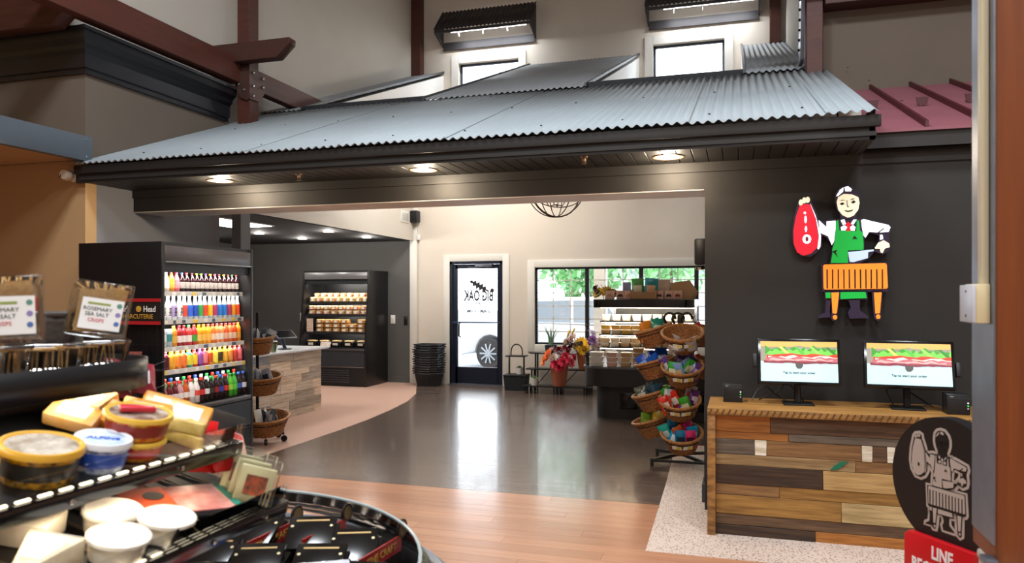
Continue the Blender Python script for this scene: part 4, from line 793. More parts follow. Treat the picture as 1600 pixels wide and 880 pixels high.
for i in range(8):
    for j in range(2):
        pack('sandwich pack, %s from left, %s layer, sandwich cooler second shelf' % (ORD[i], ['lower', 'upper'][j]), (C2[0] + .14 + i * .15, C2[1] + .24, 1.271 + j * .082), U(-.05, .05), .132, .12, .08, random.choice(['#b5805c', '#a07848']), random.choice(cl), 'sandwich packs on the second shelf')
for i in range(6):
    for j in range(3 if i != 4 else 2):
        pack('%s brown box of the %s stack from left, sandwich cooler third shelf' % (['bottom', 'middle', 'top'][j], ORD[i]), (C2[0] + .34 + i * .165, C2[1] + .19, .956 + j * .078), U(-.06, .06), .15, .13, .075, '#a8783e', '#b88848', 'brown boxes on the third shelf', name='card_box')
tag(M().box(-.065, .065, -.002, .002, 0, .24).build('menu_card', mat('menu_card', '#e4d6c4', .6, n=((8, 8, 26), '#c89a88', .12)), loc=(C2[0] + .15, C2[1] + .12, .956)), 'tall cream menu card on the sandwich cooler third shelf', 'card')
for i in range(5):
    t = thing('salad_tray', 'black salad tray with clear lid, %s from the left on the sandwich cooler deck' % ORD[i], 'tray', (C2[0] + .17 + i * .25, C2[1] + .18, .681), group='salad trays')
    M().box(-.105, .105, -.07, .07, 0, .1).build('tray', 'black_gloss', t, bev=.02); M().box(-.08, .08, -.05, .05, .1, .125).build('salad', mat('salad_mix', '#8a6a3a', .5, n=(60, '#c8a878', .2)), t, bev=.01)
    M().box(-.05, .05, -.0735, -.07, .04, .08).build('paper_label', flat('#cfc6b8', .5), t)
tag(M().obox((0, 0, .05), (.2, .004, .1), (-.35, 0, 0)).build('price_card', mat('price_card', '#ece4da', .6, n=((14, 14, 40), '#c8b0a4', .1)), loc=(C2[0] + .53, C2[1] + .02, .69)), 'white price card leaning on the sandwich cooler sill', 'card')
for x, z, w_, c, l in ((-8.05, 1.2, .08, '#e6e4e0', 'white double switch plate left of the sandwich cooler'), (-6.12, 1.17, .09, '#e6e4e0', 'white double switch plate right of the sandwich cooler'), (-5.86, 1.15, .07, '#0e0e10', 'black switch plate beside the white pilaster'), (-7.63, 1.18, .05, '#141416', 'black sensor on the charcoal wall beside the sandwich cooler')):
    t = thing('switch_plate', l, 'switch', (x, YB - .031, z), group='wall plates'); M().box(-w_ / 2, w_ / 2, -.01, 0, -.08, .08).build('plate', flat(c, .4), t, bev=.003)
    for q in (-.018, .018): M().box(q - .008, q + .008, -.016, -.008, -.025, .025).build('rocker', flat(c, .3), t)
# dark room ceiling lights
for i, (x, y, l) in enumerate(((-7.37, 11.55, 'downlight in the dark ceiling over the sandwich cooler'), (-6.17, 10.42, 'downlight in the dark ceiling near the white bulkhead'), (-6.14, 11.63, 'downlight in the dark ceiling beside the white pilaster'), (-7.44, 10.41, 'downlight in the dark ceiling beside the square post'), (-8.69, 10.43, 'downlight in the dark ceiling left of the square post'))):
    downlight(x, y, 2.62, l, r=.075, pw=16, col=NEUT, grp='downlights in the dark ceiling')
t = thing('troffer_light', 'bright rectangular light panel in the dark ceiling', 'light', (-6.725, 8.6, 2.62))
M().box(-7.05, -6.4, 7.95, 9.25, 2.6, 2.618).build('diffuser', mat('troffer', '#ffffff', .5, em=9), t, w=True); M().box(-7.08, -6.37, 7.92, 9.28, 2.606, 2.62).build('frame', 'white_trim', t, w=True)
area((-6.725, 8.6, 2.58), .6, 1.2, 30, NEUT)
for x, y, l in ((-3.43, 5.33, 'left of the two sprinkler heads in the porch soffit'), (-1.05, 5.27, 'right of the two sprinkler heads in the porch soffit')):
    t = thing('sprinkler_head', l, 'sprinkler', (x, y, 2.6), group='sprinklers')
    M().lathe([(.028, 0), (.028, -.006), (.01, -.01), (.01, -.03), (.004, -.04)], 12).build('escutcheon', flat('#8a6f55', .35, m=.6), t, sm=1); M().lathe([(.02, -.05), (.022, -.052), (.0, -.054)], 12).build('deflector', flat('#9a7f63', .35, m=.6), t)
    for s_ in (-1, 1): M().tube([(.012 * s_, 0, -.01), (.014 * s_, 0, -.03), (.004 * s_, 0, -.05)], .003, 6).build('frame_arm', flat('#8a6f55', .35, m=.6), t)
t = thing('security_camera', 'white dome security camera on the tan wall corner', 'camera', (-5.62, 5.12, 2.66))
M().lathe([(.055, 0), (.055, .03), (.0, .034)], 16, c=(.02, .075, .0), rot=(PI / 2, 0, 0)).build('mount', flat('#c8bda8', .5), t, sm=1); M().lathe([(0, -.05), (.03, -.042), (.048, -.015), (.05, .02), (.04, .05), (0, .055)], 16, rot=(PI / 2, 0, .4)).build('dome', flat('#d2c8b4', .4), t, sm=1)
M().lathe([(.02, 0), (.02, .006), (0, .008)], 12, c=(-.018, -.048, -.012), rot=(PI / 2, 0, -.4)).build('lens', 'black_gloss', t, sm=1)
# ---------------------------------------------------------------- entry room
# stacked shopping baskets
def tbox(m, w0, d0, w1, d1, z0, z1, bottom=True):
    vs = [(a * w / 2, b * d / 2, z) for w, d, z in ((w0, d0, z0), (w1, d1, z1)) for a, b in ((-1, -1), (1, -1), (1, 1), (-1, 1))]
    return m.add(vs, ([(0, 3, 2, 1)] if bottom else []) + [(0, 1, 5, 4), (1, 2, 6, 5), (2, 3, 7, 6), (3, 0, 4, 7)])
bk = thing('shopping_basket', 'lowest black basket in the tall stack beside the glass door', 'basket', (-5.27, 12.33, 0), 0, 'stacked shopping baskets')
tbox(M(), .35, .24, .43, .31, 0, .23).build('basket_shell', 'black_satin', bk, sol=.006)
m = M()
for k in range(11): x = -.19 + k * .038; m.tube([(x * .8, -.127, .02), (x * 1.05, -.168, .215)], .004, 4); m.tube([(x * .8, .127, .02), (x * 1.05, .168, .215)], .004, 4)
m.build('basket_ribs', 'black_metal', bk)
M().tube([(-.235, -.17, .232), (.235, -.17, .232), (.235, .17, .232), (-.235, .17, .232)], .013, 6, closed=True).build('basket_rim', mat('rim_black', '#2a2c31', .25), bk)
for s_ in (-1, 1): M().tube([(-.1, .17 * s_, .235), (-.1, .19 * s_, .222), (.1, .19 * s_, .222), (.1, .17 * s_, .235)], .007, 6).build('handle', flat('#2c2d30', .4), bk)
for i in range(1, 13): dup(bk, (-5.27 + U(-.012, .012), 12.33 + U(-.01, .01), i * .042), U(-.02, .02), '%s black basket from the bottom in the stack beside the glass door' % ORD[i])
# flowers, pots
def petals(m, c, r, n, tilt, L_, w, z0=0, off=0):
    for k in range(n):
        a = 2 * PI * k / n + off; ca, sa = math.cos(a), math.sin(a)
        def q(u, v): rr_ = r * .25 + L_ * u; zz = math.sin(tilt) * L_ * u + z0; return Vector((ca * rr_ * math.cos(tilt) - sa * v, sa * rr_ * math.cos(tilt) + ca * v, zz))
        vs = [q(0, -w * .3), q(.6, -w), q(1, 0), q(.6, w), q(0, w * .3)]; m.add([c + v for v in vs], [(0, 1, 2, 3, 4)])
FH = {}
def flower(par, kind, loc, r, col, ctr, d):
    key = kind
    if key not in FH:
        m = M()
        if kind == 'daisy': petals(m, Vector(), 1, 14, .25, .75, .17); petals(m, Vector(), 1, 12, .5, .6, .15, .05, .2)
        else:
            for j in range(4): petals(m, Vector(), .6 - j * .12, 9 - j, .3 + j * .35, .85 - j * .15, .26, j * .1, j * .4)
        FH[key] = m.build('flower_head', flat(col, .6), par, sm=1, loc=loc).data; o = par.children[-1]
        for ch in par.children:
            if ch.data == FH[key]: o = ch
        o.data.materials[0] = flat(col, .6)
    else: o = meshobj('flower_head', FH[key], None, par, loc)
    o.material_slots[0].link = 'OBJECT'; o.material_slots[0].material = flat(col, .6)
    r *= 1.3; o.scale = (r, r, r); o.rotation_euler = Vector(d).to_track_quat('Z', 'Y').to_euler()
    WM[o.name] = WM[par.name] @ Matrix.Translation(loc)
    if ctr:
        e = M().lathe([(0, .02), (.2, .06), (.28, .14), (.2, .22), (0, .26)], 10).build('flower_centre', flat(ctr, .7), o, sm=1)
def leaves(m, c, n, r, L_, up=.3):
    for _ in range(n):
        a = U(0, 2 * PI); d = Vector((math.cos(a), math.sin(a), U(-.2, up))).normalized(); s_ = d.cross(Vector((0, 0, 1))).normalized() * L_ * .22
        p = c + d * r * U(.3, 1); m.add([p, p + d * L_ * .5 + s_, p + d * L_, p + d * L_ * .5 - s_], [(0, 1, 2, 3)])
def bouquet(label, loc, spec, r):
    t = thing('flower_bouquet', label, 'flowers', loc, 0, 'bouquets by the window')
    m = M()
    for k in range(9): a = U(0, 6.28); m.tube([(0, 0, -.2), (.3 * r * math.cos(a), .3 * r * math.sin(a), .02)], .004, 4)
    m.build('stems', flat('#3f5a2c', .6), t)
    m = M(); leaves(m, Vector((0, 0, .03)), 60, r, .09); m.build('foliage', mat('foliage_dark', '#3c4a30', .6, n=(30, '#5a5a4a', .3)), t)
    m = M()
    for _ in range(70): d = Vector((U(-1, 1), U(-1, 1), U(-.2, .9))); p = d.normalized() * r * U(.75, 1.0); m.obox(p + Vector((0, 0, .05)), (.008, .008, .008), (U(0, 3), U(0, 3), 0))
    m.build('filler_buds', flat('#d9cfc8', .6), t)['kind'] = 'stuff'
    for kind, x, y, z, rr_, c, ctr in spec: flower(t, kind, (x, y, z), rr_, c, ctr, (x * 1.5, y * 1.5 - .05, .14))
    return t
def bucket(label, loc, r0, r1, h, c='#b5694a'):
    t = thing('flower_bucket', label, 'bucket', loc); M().lathe([(0, 0), (r0, 0), (r1 * .97, h * .82), (r1, h * .82), (r1 * 1.03, h), (r1 * .95, h), (r0 * .9, .02), (0, .02)], 24).build('bucket_shell', mat('terracotta_' + c.strip('#'), c, .6, n=(20, '#a85e40', .3)), t, sm=1); return t
ps = thing('plant_stand', 'three-tier black metal plant stand under the window', 'stand', (-2.8, 12.2, 0))
for y0, y1, z in ((11.78, 12.03, .13), (12.05, 12.28, .386), (12.3, 12.5, .635)):
    M().box(-3.4, -2.25, y0, y1, z - .02, z).build('tier', 'black_metal', ps, w=True, bev=.003)
    for x in (-3.3, -2.85, -2.35):
        for y in (y0 + .03, y1 - .03): M().box(x - .012, x + .012, y - .012, y + .012, 0, z - .02).build('leg', 'black_metal', ps, w=True)
for x0, x1 in ((-3.3, -2.85), (-2.85, -2.35)): M().tube([(x0, 12.31, .05), (x1, 12.31, .58)], .009, 4).build('brace', 'black_metal', ps, w=True)
bucket('terracotta bucket of red and orange flowers on the lowest stand tier', (-2.79, 11.92, .131), .105, .15, .34)
bouquet('bouquet of orange, red and pink flowers in the front bucket', (-2.79, 11.92, .50), [('daisy', -.16, -.1, .13, .10, '#ee6a22', '#8a3a10'), ('daisy', -.22, -.12, .04, .085, '#f07a30', '#8a3a10'), ('rose', -.02, -.15, .0, .085, '#dd2f52', None), ('rose', .1, -.16, .03, .085, '#e03a5a', None), ('rose', .04, -.18, -.05, .075, '#d42a4c', None), ('rose', .2, -.1, .02, .08, '#e0405f', None), ('rose', .0, -.02, .2, .085, '#7a1228', None), ('rose', .1, 0, .21, .08, '#8a182e', None), ('rose', -.12, .0, .2, .075, '#e8c8c4', None), ('rose', .12, -.1, .11, .08, '#d83250', None), ('rose', -.05, -.12, .1, .07, '#e8d8d0', None), ('rose', .22, .02, .1, .07, '#d02a48', None)], .26)
bucket('terracotta bucket of yellow and cream flowers on the middle stand tier', (-2.42, 12.16, .387), .09, .13, .3)
bouquet('bouquet of yellow, cream and purple flowers in the back bucket', (-2.42, 12.16, .77), [('daisy', -.02, -.16, .04, .11, '#f2b81c', '#5a3a10'), ('daisy', .03, -.17, -.05, .09, '#f0c020', '#6a4a10'), ('rose', -.26, -.06, .06, .095, '#ddc3b4', None), ('rose', -.16, -.1, .12, .09, '#dcc0b0', None), ('daisy', -.25, 0, .2, .08, '#ecd24a', '#d0b030'), ('daisy', -.17, .0, .24, .08, '#e8c83c', '#d0b030'), ('rose', -.3, -.04, -.02, .07, '#5a1a34', None), ('rose', -.2, -.12, -.03, .07, '#6a2040', None), ('rose', .15, -.12, .1, .085, '#a878b8', None), ('rose', .26, -.1, .06, .09, '#d8bcb0', None), ('rose', .34, -.08, .1, .085, '#dcc4b8', None), ('rose', .2, -.12, -.02, .09, '#e0c8ba', None), ('rose', .32, -.1, -.02, .06, '#5a2040', None), ('rose', .12, 0, .2, .08, '#d8c8d8', None)], .34)
tag(M().grid(lambda u, v: ((.10 + .2 * v) * math.cos(2.2 + u * 2.6) * 1.0, (.10 + .2 * v) * math.sin(2.2 + u * 2.6), -.12 + .2 * v + .02 * math.sin(u * 14)), 14, 3).build('plastic_wrap', glassmat('wrap', gl=.2, r=.15, tint='#e4ecf2'), loc=(-2.42, 12.16, .78), sm=1, sol=.001), 'clear plastic wrap around the yellow and cream bouquet', 'wrap')
t = thing('potted_aloe', 'spiky aloe plant in a dark pot on the top stand tier', 'plant', (-3.05, 12.4, .636))
M().lathe([(0, 0), (.085, 0), (.11, .13), (.1, .13), (.08, .1), (0, .1)], 18).build('pot', flat('#22303a', .5), t, sm=1)
for k in range(13):
    a = k * 2.4; l = U(.26, .42); b = U(.2, .55); pts = [(0.02 * math.cos(a), .02 * math.sin(a), .1), (.3 * l * b * math.cos(a), .3 * l * b * math.sin(a), .1 + .5 * l), (l * b * math.cos(a), l * b * math.sin(a), .1 + l)]
    M().tube(pts, [.013, .009, .001], 5).build('leaf', flat('#6f9078', .5), t, sm=1)
def succ(label, loc, r):
    t = thing('potted_succulent', label, 'plant', loc, 0, 'succulents in white pots'); M().lathe([(0, 0), (r * .75, 0), (r, r * 1.7), (r * .9, r * 1.7), (0, r * 1.5)], 16).build('pot', flat('#e4e2de', .4), t, sm=1)
    m = M(); petals(m, Vector((0, 0, r * 1.6)), r, 9, .4, r * .9, r * .25); petals(m, Vector((0, 0, r * 1.7)), r * .6, 7, .9, r * .7, r * .22); m.build('rosette', flat('#5f8a50', .5), t, sm=1)
succ('small white pot with a green succulent on the lowest stand tier', (-3.2, 11.88, .131), .07)
cd = thing('plant_caddy', 'small black caddy with arched handle standing right of the door', 'stand', (-3.6, 12.2, 0))
tbox(M(), .34, .26, .38, .3, 0, .24).build('bucket', flat('#1e2328', .5), cd, sol=.006)
M().box(-.2, .2, -.16, .16, .24, .27).build('bucket_lid', flat('#16181b', .5), cd, bev=.008); M().box(-.17, .17, -.12, .12, .57, .59).build('top_shelf', 'black_metal', cd, bev=.004)
for x in (-.13, .13): M().box(x - .012, x + .012, -.012, .012, .27, .57).build('upright', 'black_metal', cd)
M().tube([(-.1, 0, .59)] + [(-.1 * math.cos(a), 0, .66 + .12 * math.sin(a)) for a in [k * PI / 8 for k in range(9)]] + [(.1, 0, .59)], .011, 6).build('handle', flat('#3a332c', .5), cd, sm=1)
succ('small white pot with a green succulent on the black caddy', (-3.55, 12.2, .271), .065)

# island cooler
def rrect(x0, x1, y0, y1, r, n=6):
    o = []
    for cx, cy, a0 in ((x1 - r, y1 - r, 0), (x0 + r, y1 - r, 90), (x0 + r, y0 + r, 180), (x1 - r, y0 + r, 270)):
        for k in range(n + 1): a = R(a0 + 90 * k / n); o.append((cx + r * math.cos(a), cy + r * math.sin(a)))
    return o
isl = thing('island_cooler', 'black island cooler with lit shelves in the entry room', 'cooler', (-1.1, 10.2, 0))
M().prism(rrect(-1.79, -.2, 9.66, 10.95, .2), 0, .44).build('base', 'black_satin', isl, w=True, sm=1)
for i, x in enumerate((-1.45, -1.17, -.89, -.61)): M().box(x, x + .22, 9.652, 9.664, .14, .35).build('vent_panel', 'black_gloss', isl, w=True, bev=.004)
M().prism(rrect(-1.93, -.1, 9.5, 11.1, .28), .44, .68).build('tub', 'black_satin', isl, w=True, sm=1)
M().prism(rrect(-1.95, -.08, 9.48, 11.12, .29), .668, .69).build('tub_rim', mat('rim_grey', '#5a6068', .3, .4), isl, w=True, sm=1)
gp = rrect(-1.93, -.1, 9.5, 11.1, .28)
m = M(); sel = [p for p in gp if p[0] < -1.45 or p[1] > 10.9]; ctp = [p for p in gp[14:21]] ; path = [(-1.93, 10.6)] + ctp + [(-1.62, 9.5)]
for (a, b), (c, d) in zip(path, path[1:]): m.add([(a, b, .69), (c, d, .69), (c, d, .86), (a, b, .86)], [(0, 1, 2, 3)])
m.build('acrylic_guard', glassmat('acrylic', gl=.05), isl, w=True, sol=.006)
M().box(-1.6, -.55, 10.32, 10.4, .69, 1.46).build('back_panel', flat('#4a4d52', .5), isl, w=True)
M().prism(rrect(-1.85, -.52, 9.78, 11.0, .12), 1.45, 1.557).build('canopy', 'black_gloss', isl, w=True, sm=1)
for x in (-1.62, -.53): M().box(x - .015, x + .015, 10.3, 10.42, .69, 1.46).build('upright', 'steel', isl, w=True)
SHI = [(1.27, 9.92), (1.097, 9.85), (.93, 9.78)]
for z, y in SHI:
    M().box(-1.76, -.5, y, 10.34, z - .018, z).build('shelf', 'black_metal', isl, w=True); M().box(-1.74, -.52, y + .02, y + .04, z - .026, z - .018).build('lamp_strip', 'lamp_strip', isl, w=True)
    area((-1.13, y + .0, z - .03), 1.2, .03, 9, WARM, rot=(R(50), 0, 0))
area((-1.13, 9.83, 1.43), 1.2, .03, 9, WARM, rot=(R(45), 0, 0)); M().box(-1.74, -.52, 9.85, 9.87, 1.442, 1.45).build('lamp_strip', 'lamp_strip', isl, w=True)
def tub(label, loc, w, d, h, c, grp, lidc='#ece8e0', name='food_tub'):
    t = thing(name, label, 'food tub', loc, U(-.06, .06), grp); key = ('tub', w, d, h)
    if key not in BAGM:
        BAGM[key] = (tbox(M(), w * .86, d * .86, w, d, 0, h * .86).build('tub_body', flat(c, .35), t, bev=.006).data, M().box(-w / 2 - .003, w / 2 + .003, -d / 2 - .003, d / 2 + .003, h * .86, h).build('tub_lid', flat(lidc, .25), t, bev=.004).data)
    else:
        for dd, n, cc, q in zip(BAGM[key], ('tub_body', 'tub_lid'), (c, lidc), (.35, .25)):
            o = meshobj(n, dd, None, t); o.material_slots[0].link = 'OBJECT'; o.material_slots[0].material = flat(cc, q)
    return t
for i in range(9):
    tub('pale tub, %s from left on the island cooler top shelf' % ORD[i], (-1.68 + i * .135, 9.99, 1.271), .11, .11, .085, random.choice(['#e2d8cc', '#dcc8b8', '#e6dfd4']), 'tubs on the island top shelf')
for z, y, nm, cols in ((1.098, 9.93, 'middle', ['#dcb060', '#e0b84a', '#d8a850', '#e4d4b0', '#c89a4a']), (.931, 9.87, 'lower', ['#e4d4b8', '#dcc094', '#d8b07c', '#e8dcc8'])):
    for i in range(9):
        for j in range(2):
            tub('%s box, %s stack from left on the island cooler %s shelf' % (['bottom', 'top'][j], ORD[i], nm), (-1.68 + i * .135, y, z + j * .061), .118, .118, .058, cols[(i * 3 + j) % len(cols)], 'boxes on the island %s shelf' % nm, '#efe6d6')
for i, (x, n, c, w_) in enumerate(((-1.75, 3, '#e4e0dc', .17), (-1.55, 3, '#d8b0a0', .14), (-1.37, 3, '#c8a070', .13), (-1.21, 4, '#b8905a', .14), (-1.04, 3, '#d09858', .12), (-.88, 3, '#d8a868', .12), (-.72, 2, '#e0c8a0', .12))):
    for j in range(n): tub('%s tub of the %s stack from left on the island cooler deck' % (ORD[j], ORD[i]), (x, 9.64, .691 + j * .062), w_, w_ * .9, .06, c, 'tubs on the island deck', '#f0ece6')
TOP = 1.558
def cbox(name, label, loc, w, d, h, c, rz_=0, dec=None, grp=None):
    t = thing(name, label, 'box', loc, rz_, grp); M().box(-w / 2, w / 2, -d / 2, d / 2, 0, h).build('carton', flat(c, .6), t, bev=.003)
    M().box(-w / 2 - .001, w / 2 + .001, -.004, .004, h - .001, h + .001).build('carton_seam', flat('#8a7458', .6), t)
    if dec:
        m = M(); m.prism([(w * .36 * math.cos(a), h * .3 + w * .36 * math.sin(a)) for a in [PI * k / 10 for k in range(11)]], -d / 2 - .002, -d / 2, 'xz'); m.build('arch_print', flat(dec, .5), t)
        M().box(-w * .45, w * .45, -d / 2 - .0022, -d / 2, h * .05, h * .2).build('text_strip', flat('#b89aa0', .5), t)
    return t
for i, (x, c, z) in enumerate(((-1.62, '#c88a6a', 0), (-1.48, '#4a2030', 0), (-1.37, '#c87a50', 0), (-.97, '#4a2418', 0), (-.85, '#181818', 0), (-.735, '#8a3a2c', 0))):
    cbox('gift_box', 'small pink box with an arch print, %s from left on the island canopy' % ORD[i], (x, 9.9, TOP), .105, .1, .115, '#e0b8a4', U(-.05, .05), c, 'pink boxes on the island canopy')
sb_ = thing('display_carton', 'open brown carton holding snack bags on the island canopy', 'box', (-1.17, 9.95, TOP))
M().box(-.175, .175, -.12, .12, 0, .005).box(-.175, .175, -.12, -.115, 0, .1).box(-.175, .175, .115, .12, 0, .18).box(-.175, -.17, -.12, .12, 0, .13).box(.17, .175, -.12, .12, 0, .13).build('tray', flat('#b08a62', .65), sb_)
bag('green chip bag in the brown carton on the island canopy', (-1.25, 9.93, TOP + .01), (-.08, -.05, 0), .16, .27, '#4f9a4a', '#e8dcc8', 'chip bags on the island'); bag('teal chip bag in the brown carton on the island canopy', (-1.09, 9.91, TOP + .01), (-.05, .06, 0), .17, .27, '#1a8a96', '#d8b088', 'chip bags on the island')
cbox('cardboard_box', 'large plain box at the back of the island canopy', (-1.0, 10.15, TOP), .3, .22, .26, '#cbb59e'); cbox('cardboard_box', 'blue and white carton at the back of the island canopy', (-1.42, 10.08, TOP), .1, .1, .23, '#8a94b4')
fb = thing('folded_carton_stack', 'stack of flat brown cartons leaning on the island canopy', 'box', (-.70, 10.05, TOP))
for k in range(5): M().prism([(-.14 - .008 * k, 0), (.13 + .01 * k, 0), (.17 + .01 * k, .1), (.1, .23 + .006 * k), (-.14, .22)], .02 * k, .02 * k + .008, 'xz').build('flat_carton', flat('#c09a70', .65), fb)
bouquet('yellow sunflower bunch lying on the left end of the island canopy', (-1.72, 10.1, TOP + .06), [('daisy', -.08, -.08, .02, .08, '#c8a018', '#4a3010'), ('daisy', .04, -.09, .04, .08, '#d8b020', '#4a3010'), ('daisy', .12, -.06, .02, .07, '#d0a818', '#4a3010'), ('rose', -.12, -.02, .08, .06, '#6a3050', None)], .16)

# right basket rack with snack bags
rk = thing('basket_rack', 'black basket stand full of snacks beside the opening', 'rack', (-.52, 7.36, 0))
M().box(-.03, .03, -.03, .03, .06, 1.42).build('pole', 'black_metal', rk)
for a in (PI * .25, PI * .75, PI * 1.25, PI * 1.75):
    M().tube([(0, 0, .08), (.36 * math.cos(a), .36 * math.sin(a), .05)], .02, 4).build('foot_bar', 'black_metal', rk); M().lathe([(.016, 0), (.016, .03), (.01, .032)], 10, c=(.35 * math.cos(a), .35 * math.sin(a), 0)).build('foot_pad', 'black_metal', rk)
M().tube([(-.26, -.26, .055), (.26, -.26, .055)], .016, 4).build('foot_bar', 'black_metal', rk)
for k in range(3): M().tube([(-.14 + k * .08, 0, 1.34)] + [(-.1 + k * .08 + .055 * math.cos(PI - q), -.05, 1.38 + .06 * math.sin(q)) for q in [j * PI / 6 for j in range(7)]], .014, 6).build('top_loop', 'black_metal', rk, sm=1)
HB = .17
def hung(label, rim, rot, cols, n, grp, tags=2, desc='snack'):
    ax = Euler(rot).to_matrix() @ Vector((0, 0, 1)); b = Vector(rim) - ax * HB
    wicker('wicker_basket', label, tuple(b), .185, HB, rot, grp, tags)
    return b, ax
F_ = 'front baskets of the snack rack'; S_ = 'side baskets of the snack rack'
fcol = [[('#c9c0b8', '#e8dcd8'), ('#d8ccc8', '#b87a78'), ('#bfb4ac', '#ddd')], [('#3aa838', '#e8e0c8'), ('#7aa0d0', '#e8c890'), ('#5a3a80', '#c8b0d8'), ('#4a2a78', '#d8d0e0')], [('#d8301c', '#f0e0d8'), ('#6a2a78', '#e0c8d8'), ('#3a9a30', '#e0d8b0'), ('#c8ccd0', '#c85a4a')], [('#1a9ac8', '#d8e8f0'), ('#1a7aa8', '#2a3a48'), ('#d82a70', '#4a2030'), ('#1aa89a', '#d8e0e0'), ('#d8602a', '#f0d8c0')]]
fname = [['clear', 'pinkish', 'beige'], ['green', 'light blue', 'purple', 'violet'], ['red', 'purple', 'green', 'silver'], ['sky blue', 'blue', 'pink', 'turquoise', 'orange']]
scol = [[('#e08a2a', '#e8c080'), ('#1a8a78', '#c8d8c8')], [('#1a4ab8', '#7aa8e8'), ('#2060c8', '#c0d0e8')], [('#4a5048', '#a8a898'), ('#2a4a5a', '#90a8b0')], [('#6a8a2a', '#98a848'), ('#a88a2a', '#c8b050')]]
sname = [['orange', 'teal'], ['blue', 'bright blue'], ['grey', 'slate'], ['green', 'mustard']]
POS = ['front left', 'front middle', 'front right', 'left', 'right', 'back left', 'back middle', 'back right', 'centre']
for i, (x, y, z) in enumerate(((-.484, 7.05, 1.263), (-.484, 7.05, .955), (-.507, 7.05, .646), (-.49, 7.05, .339))):
    lv = ['top', 'second', 'third', 'bottom'][i]
    b, ax = hung('front wicker basket on the %s level of the snack rack' % lv, (x, y, z), (.38, 0, 0), None, 0, F_)
    k = 0
    for yy, zz, xs_ in ((-.09, .07, (-.09, 0, .09)), (.0, .08, (-.11, .0, .11)), (.08, .09, (-.07, .07))):
        for q in xs_:
            c = fcol[i][k % len(fcol[i])]; p = b + Euler((.38, 0, 0)).to_matrix() @ Vector((q, yy, zz - (.05 if i == 0 else 0)))
            bag('%s snack bag, %s one in the %s front basket' % (fname[i][k % len(fcol[i])], POS[[0, 1, 2, 3, 8, 4, 5, 7][k]], lv), tuple(p), ((.25 if i else 1.15) + U(-.35, .35), U(-.6, .6), U(-.7, .7)), .1, .17, c[0], c[1], 'snack bags in the front baskets', foil=.22); k += 1
for i, (x, y, z) in enumerate(((-.79, 7.4, 1.285), (-.785, 7.4, .975), (-.81, 7.4, .66), (-.81, 7.4, .40))):
    lv = ['top', 'second', 'third', 'bottom'][i]
    b, ax = hung('left wicker basket on the %s level of the snack rack' % lv, (x, y, z), (0.05, -.3, 0), None, 0, S_, 0)
    for k, (q, yy) in enumerate(((-.08, -.07), (.03, -.08), (-.04, .05), (.07, .04))):
        c = scol[i][k % 2]; p = b + Euler((.05, -.3, 0)).to_matrix() @ Vector((q, yy, .06))
        bag('%s snack bag, %s one in the %s left basket' % (sname[i][k % 2], ['front left', 'front right', 'back left', 'back right'][k], lv), tuple(p), (U(-.4, .4), U(-.8, .2), U(-.7, .7)), .12, .2, c[0], c[1], 'snack bags in the left baskets', foil=.22)
for i, (x, y, z) in enumerate(((-.22, 7.45, 1.27), (-.22, 7.45, .96))):
    lv = ['top', 'second'][i]; b, ax = hung('right wicker basket on the %s level of the snack rack' % lv, (x, y, z), (0.05, .3, 0), None, 0, S_, 0)
    for k, q in enumerate((-.08, .05)): bag('%s snack bag in the %s right basket of the snack rack' % (['red', 'olive'][k], lv), tuple(b + Vector((q, 0, .06))), (.1, -.3 + .4 * k, .3), .11, .18, ['#c83a2a', '#8a9a4a'][k], '#e0d0b0', 'snack bags in the right baskets')

# speakers, vent, chandelier
t = thing('wall_speaker', 'black speaker high in the corner left of the door', 'speaker', (-5.62, 12.5, 3.05)); M().box(-.075, .075, -.08, .08, -.11, .11).build('cabinet', 'black_satin', t, bev=.02); M().box(-.06, .06, -.085, -.078, -.095, .095).build('grille', 'black_metal', t); M().tube([(.0, .08, 0), (0, .14, 0)], .015, 6).build('bracket', 'black_metal', t)
t = thing('wall_sensor', 'small white sensor box below the black corner speaker', 'sensor', (-5.6, 12.6, 2.68)); M().box(-.03, .03, -.03, .03, -.05, .05).build('case', flat('#e8e6e2', .5), t, bev=.006); M().tube([(0, 0, .05), (0, 0, .28)], .008, 6).build('conduit', flat('#d8d4cc', .5), t)
t = thing('wall_speaker', 'black speaker on the wall end above the snack rack', 'speaker', (-.29, 6.42, 1.96)); M().box(-.05, .05, -.08, .08, -.10, .12).build('cabinet', 'black_satin', t, bev=.02); M().lathe([(.045, -.02), (.05, 0), (.03, .01)], 16, c=(.0, 0, -.12)).build('bracket', 'chrome', t, sm=1)
t = thing('air_vent', 'white louvred air vent high on the white bulkhead', 'vent', (-5.689, 12.2, 3.02)); M().box(0, .012, -.17, .17, -.1, .1).build('frame', 'white_trim', t, bev=.004)
for k in range(8): M().obox((.014, -.12 + k * .034, 0), (.004, .014, .15), (0, 0, .5)).build('louvre', flat('#77787a', .5), t)
t = thing('orb_chandelier', 'dark wire orb chandelier hanging in the entry room', 'chandelier', (-2.27, 9.5, 3.02))
for k in range(6): q = Euler((k * PI / 6 * 0 + R(90) if k < 4 else R(35 + 60 * (k - 4)), 0, k * PI / 4)).to_matrix(); M().tube([tuple(q @ Vector((.385 * math.cos(a), .385 * math.sin(a), 0))) for a in [i * PI / 16 for i in range(32)]], .007, 6, closed=True).build('hoop', flat('#4a3426', .5, m=.3), t, sm=1)
M().tube([(0, 0, .38), (0, 0, .92)], .008, 6).build('stem', flat('#4a3426', .5, m=.3), t)
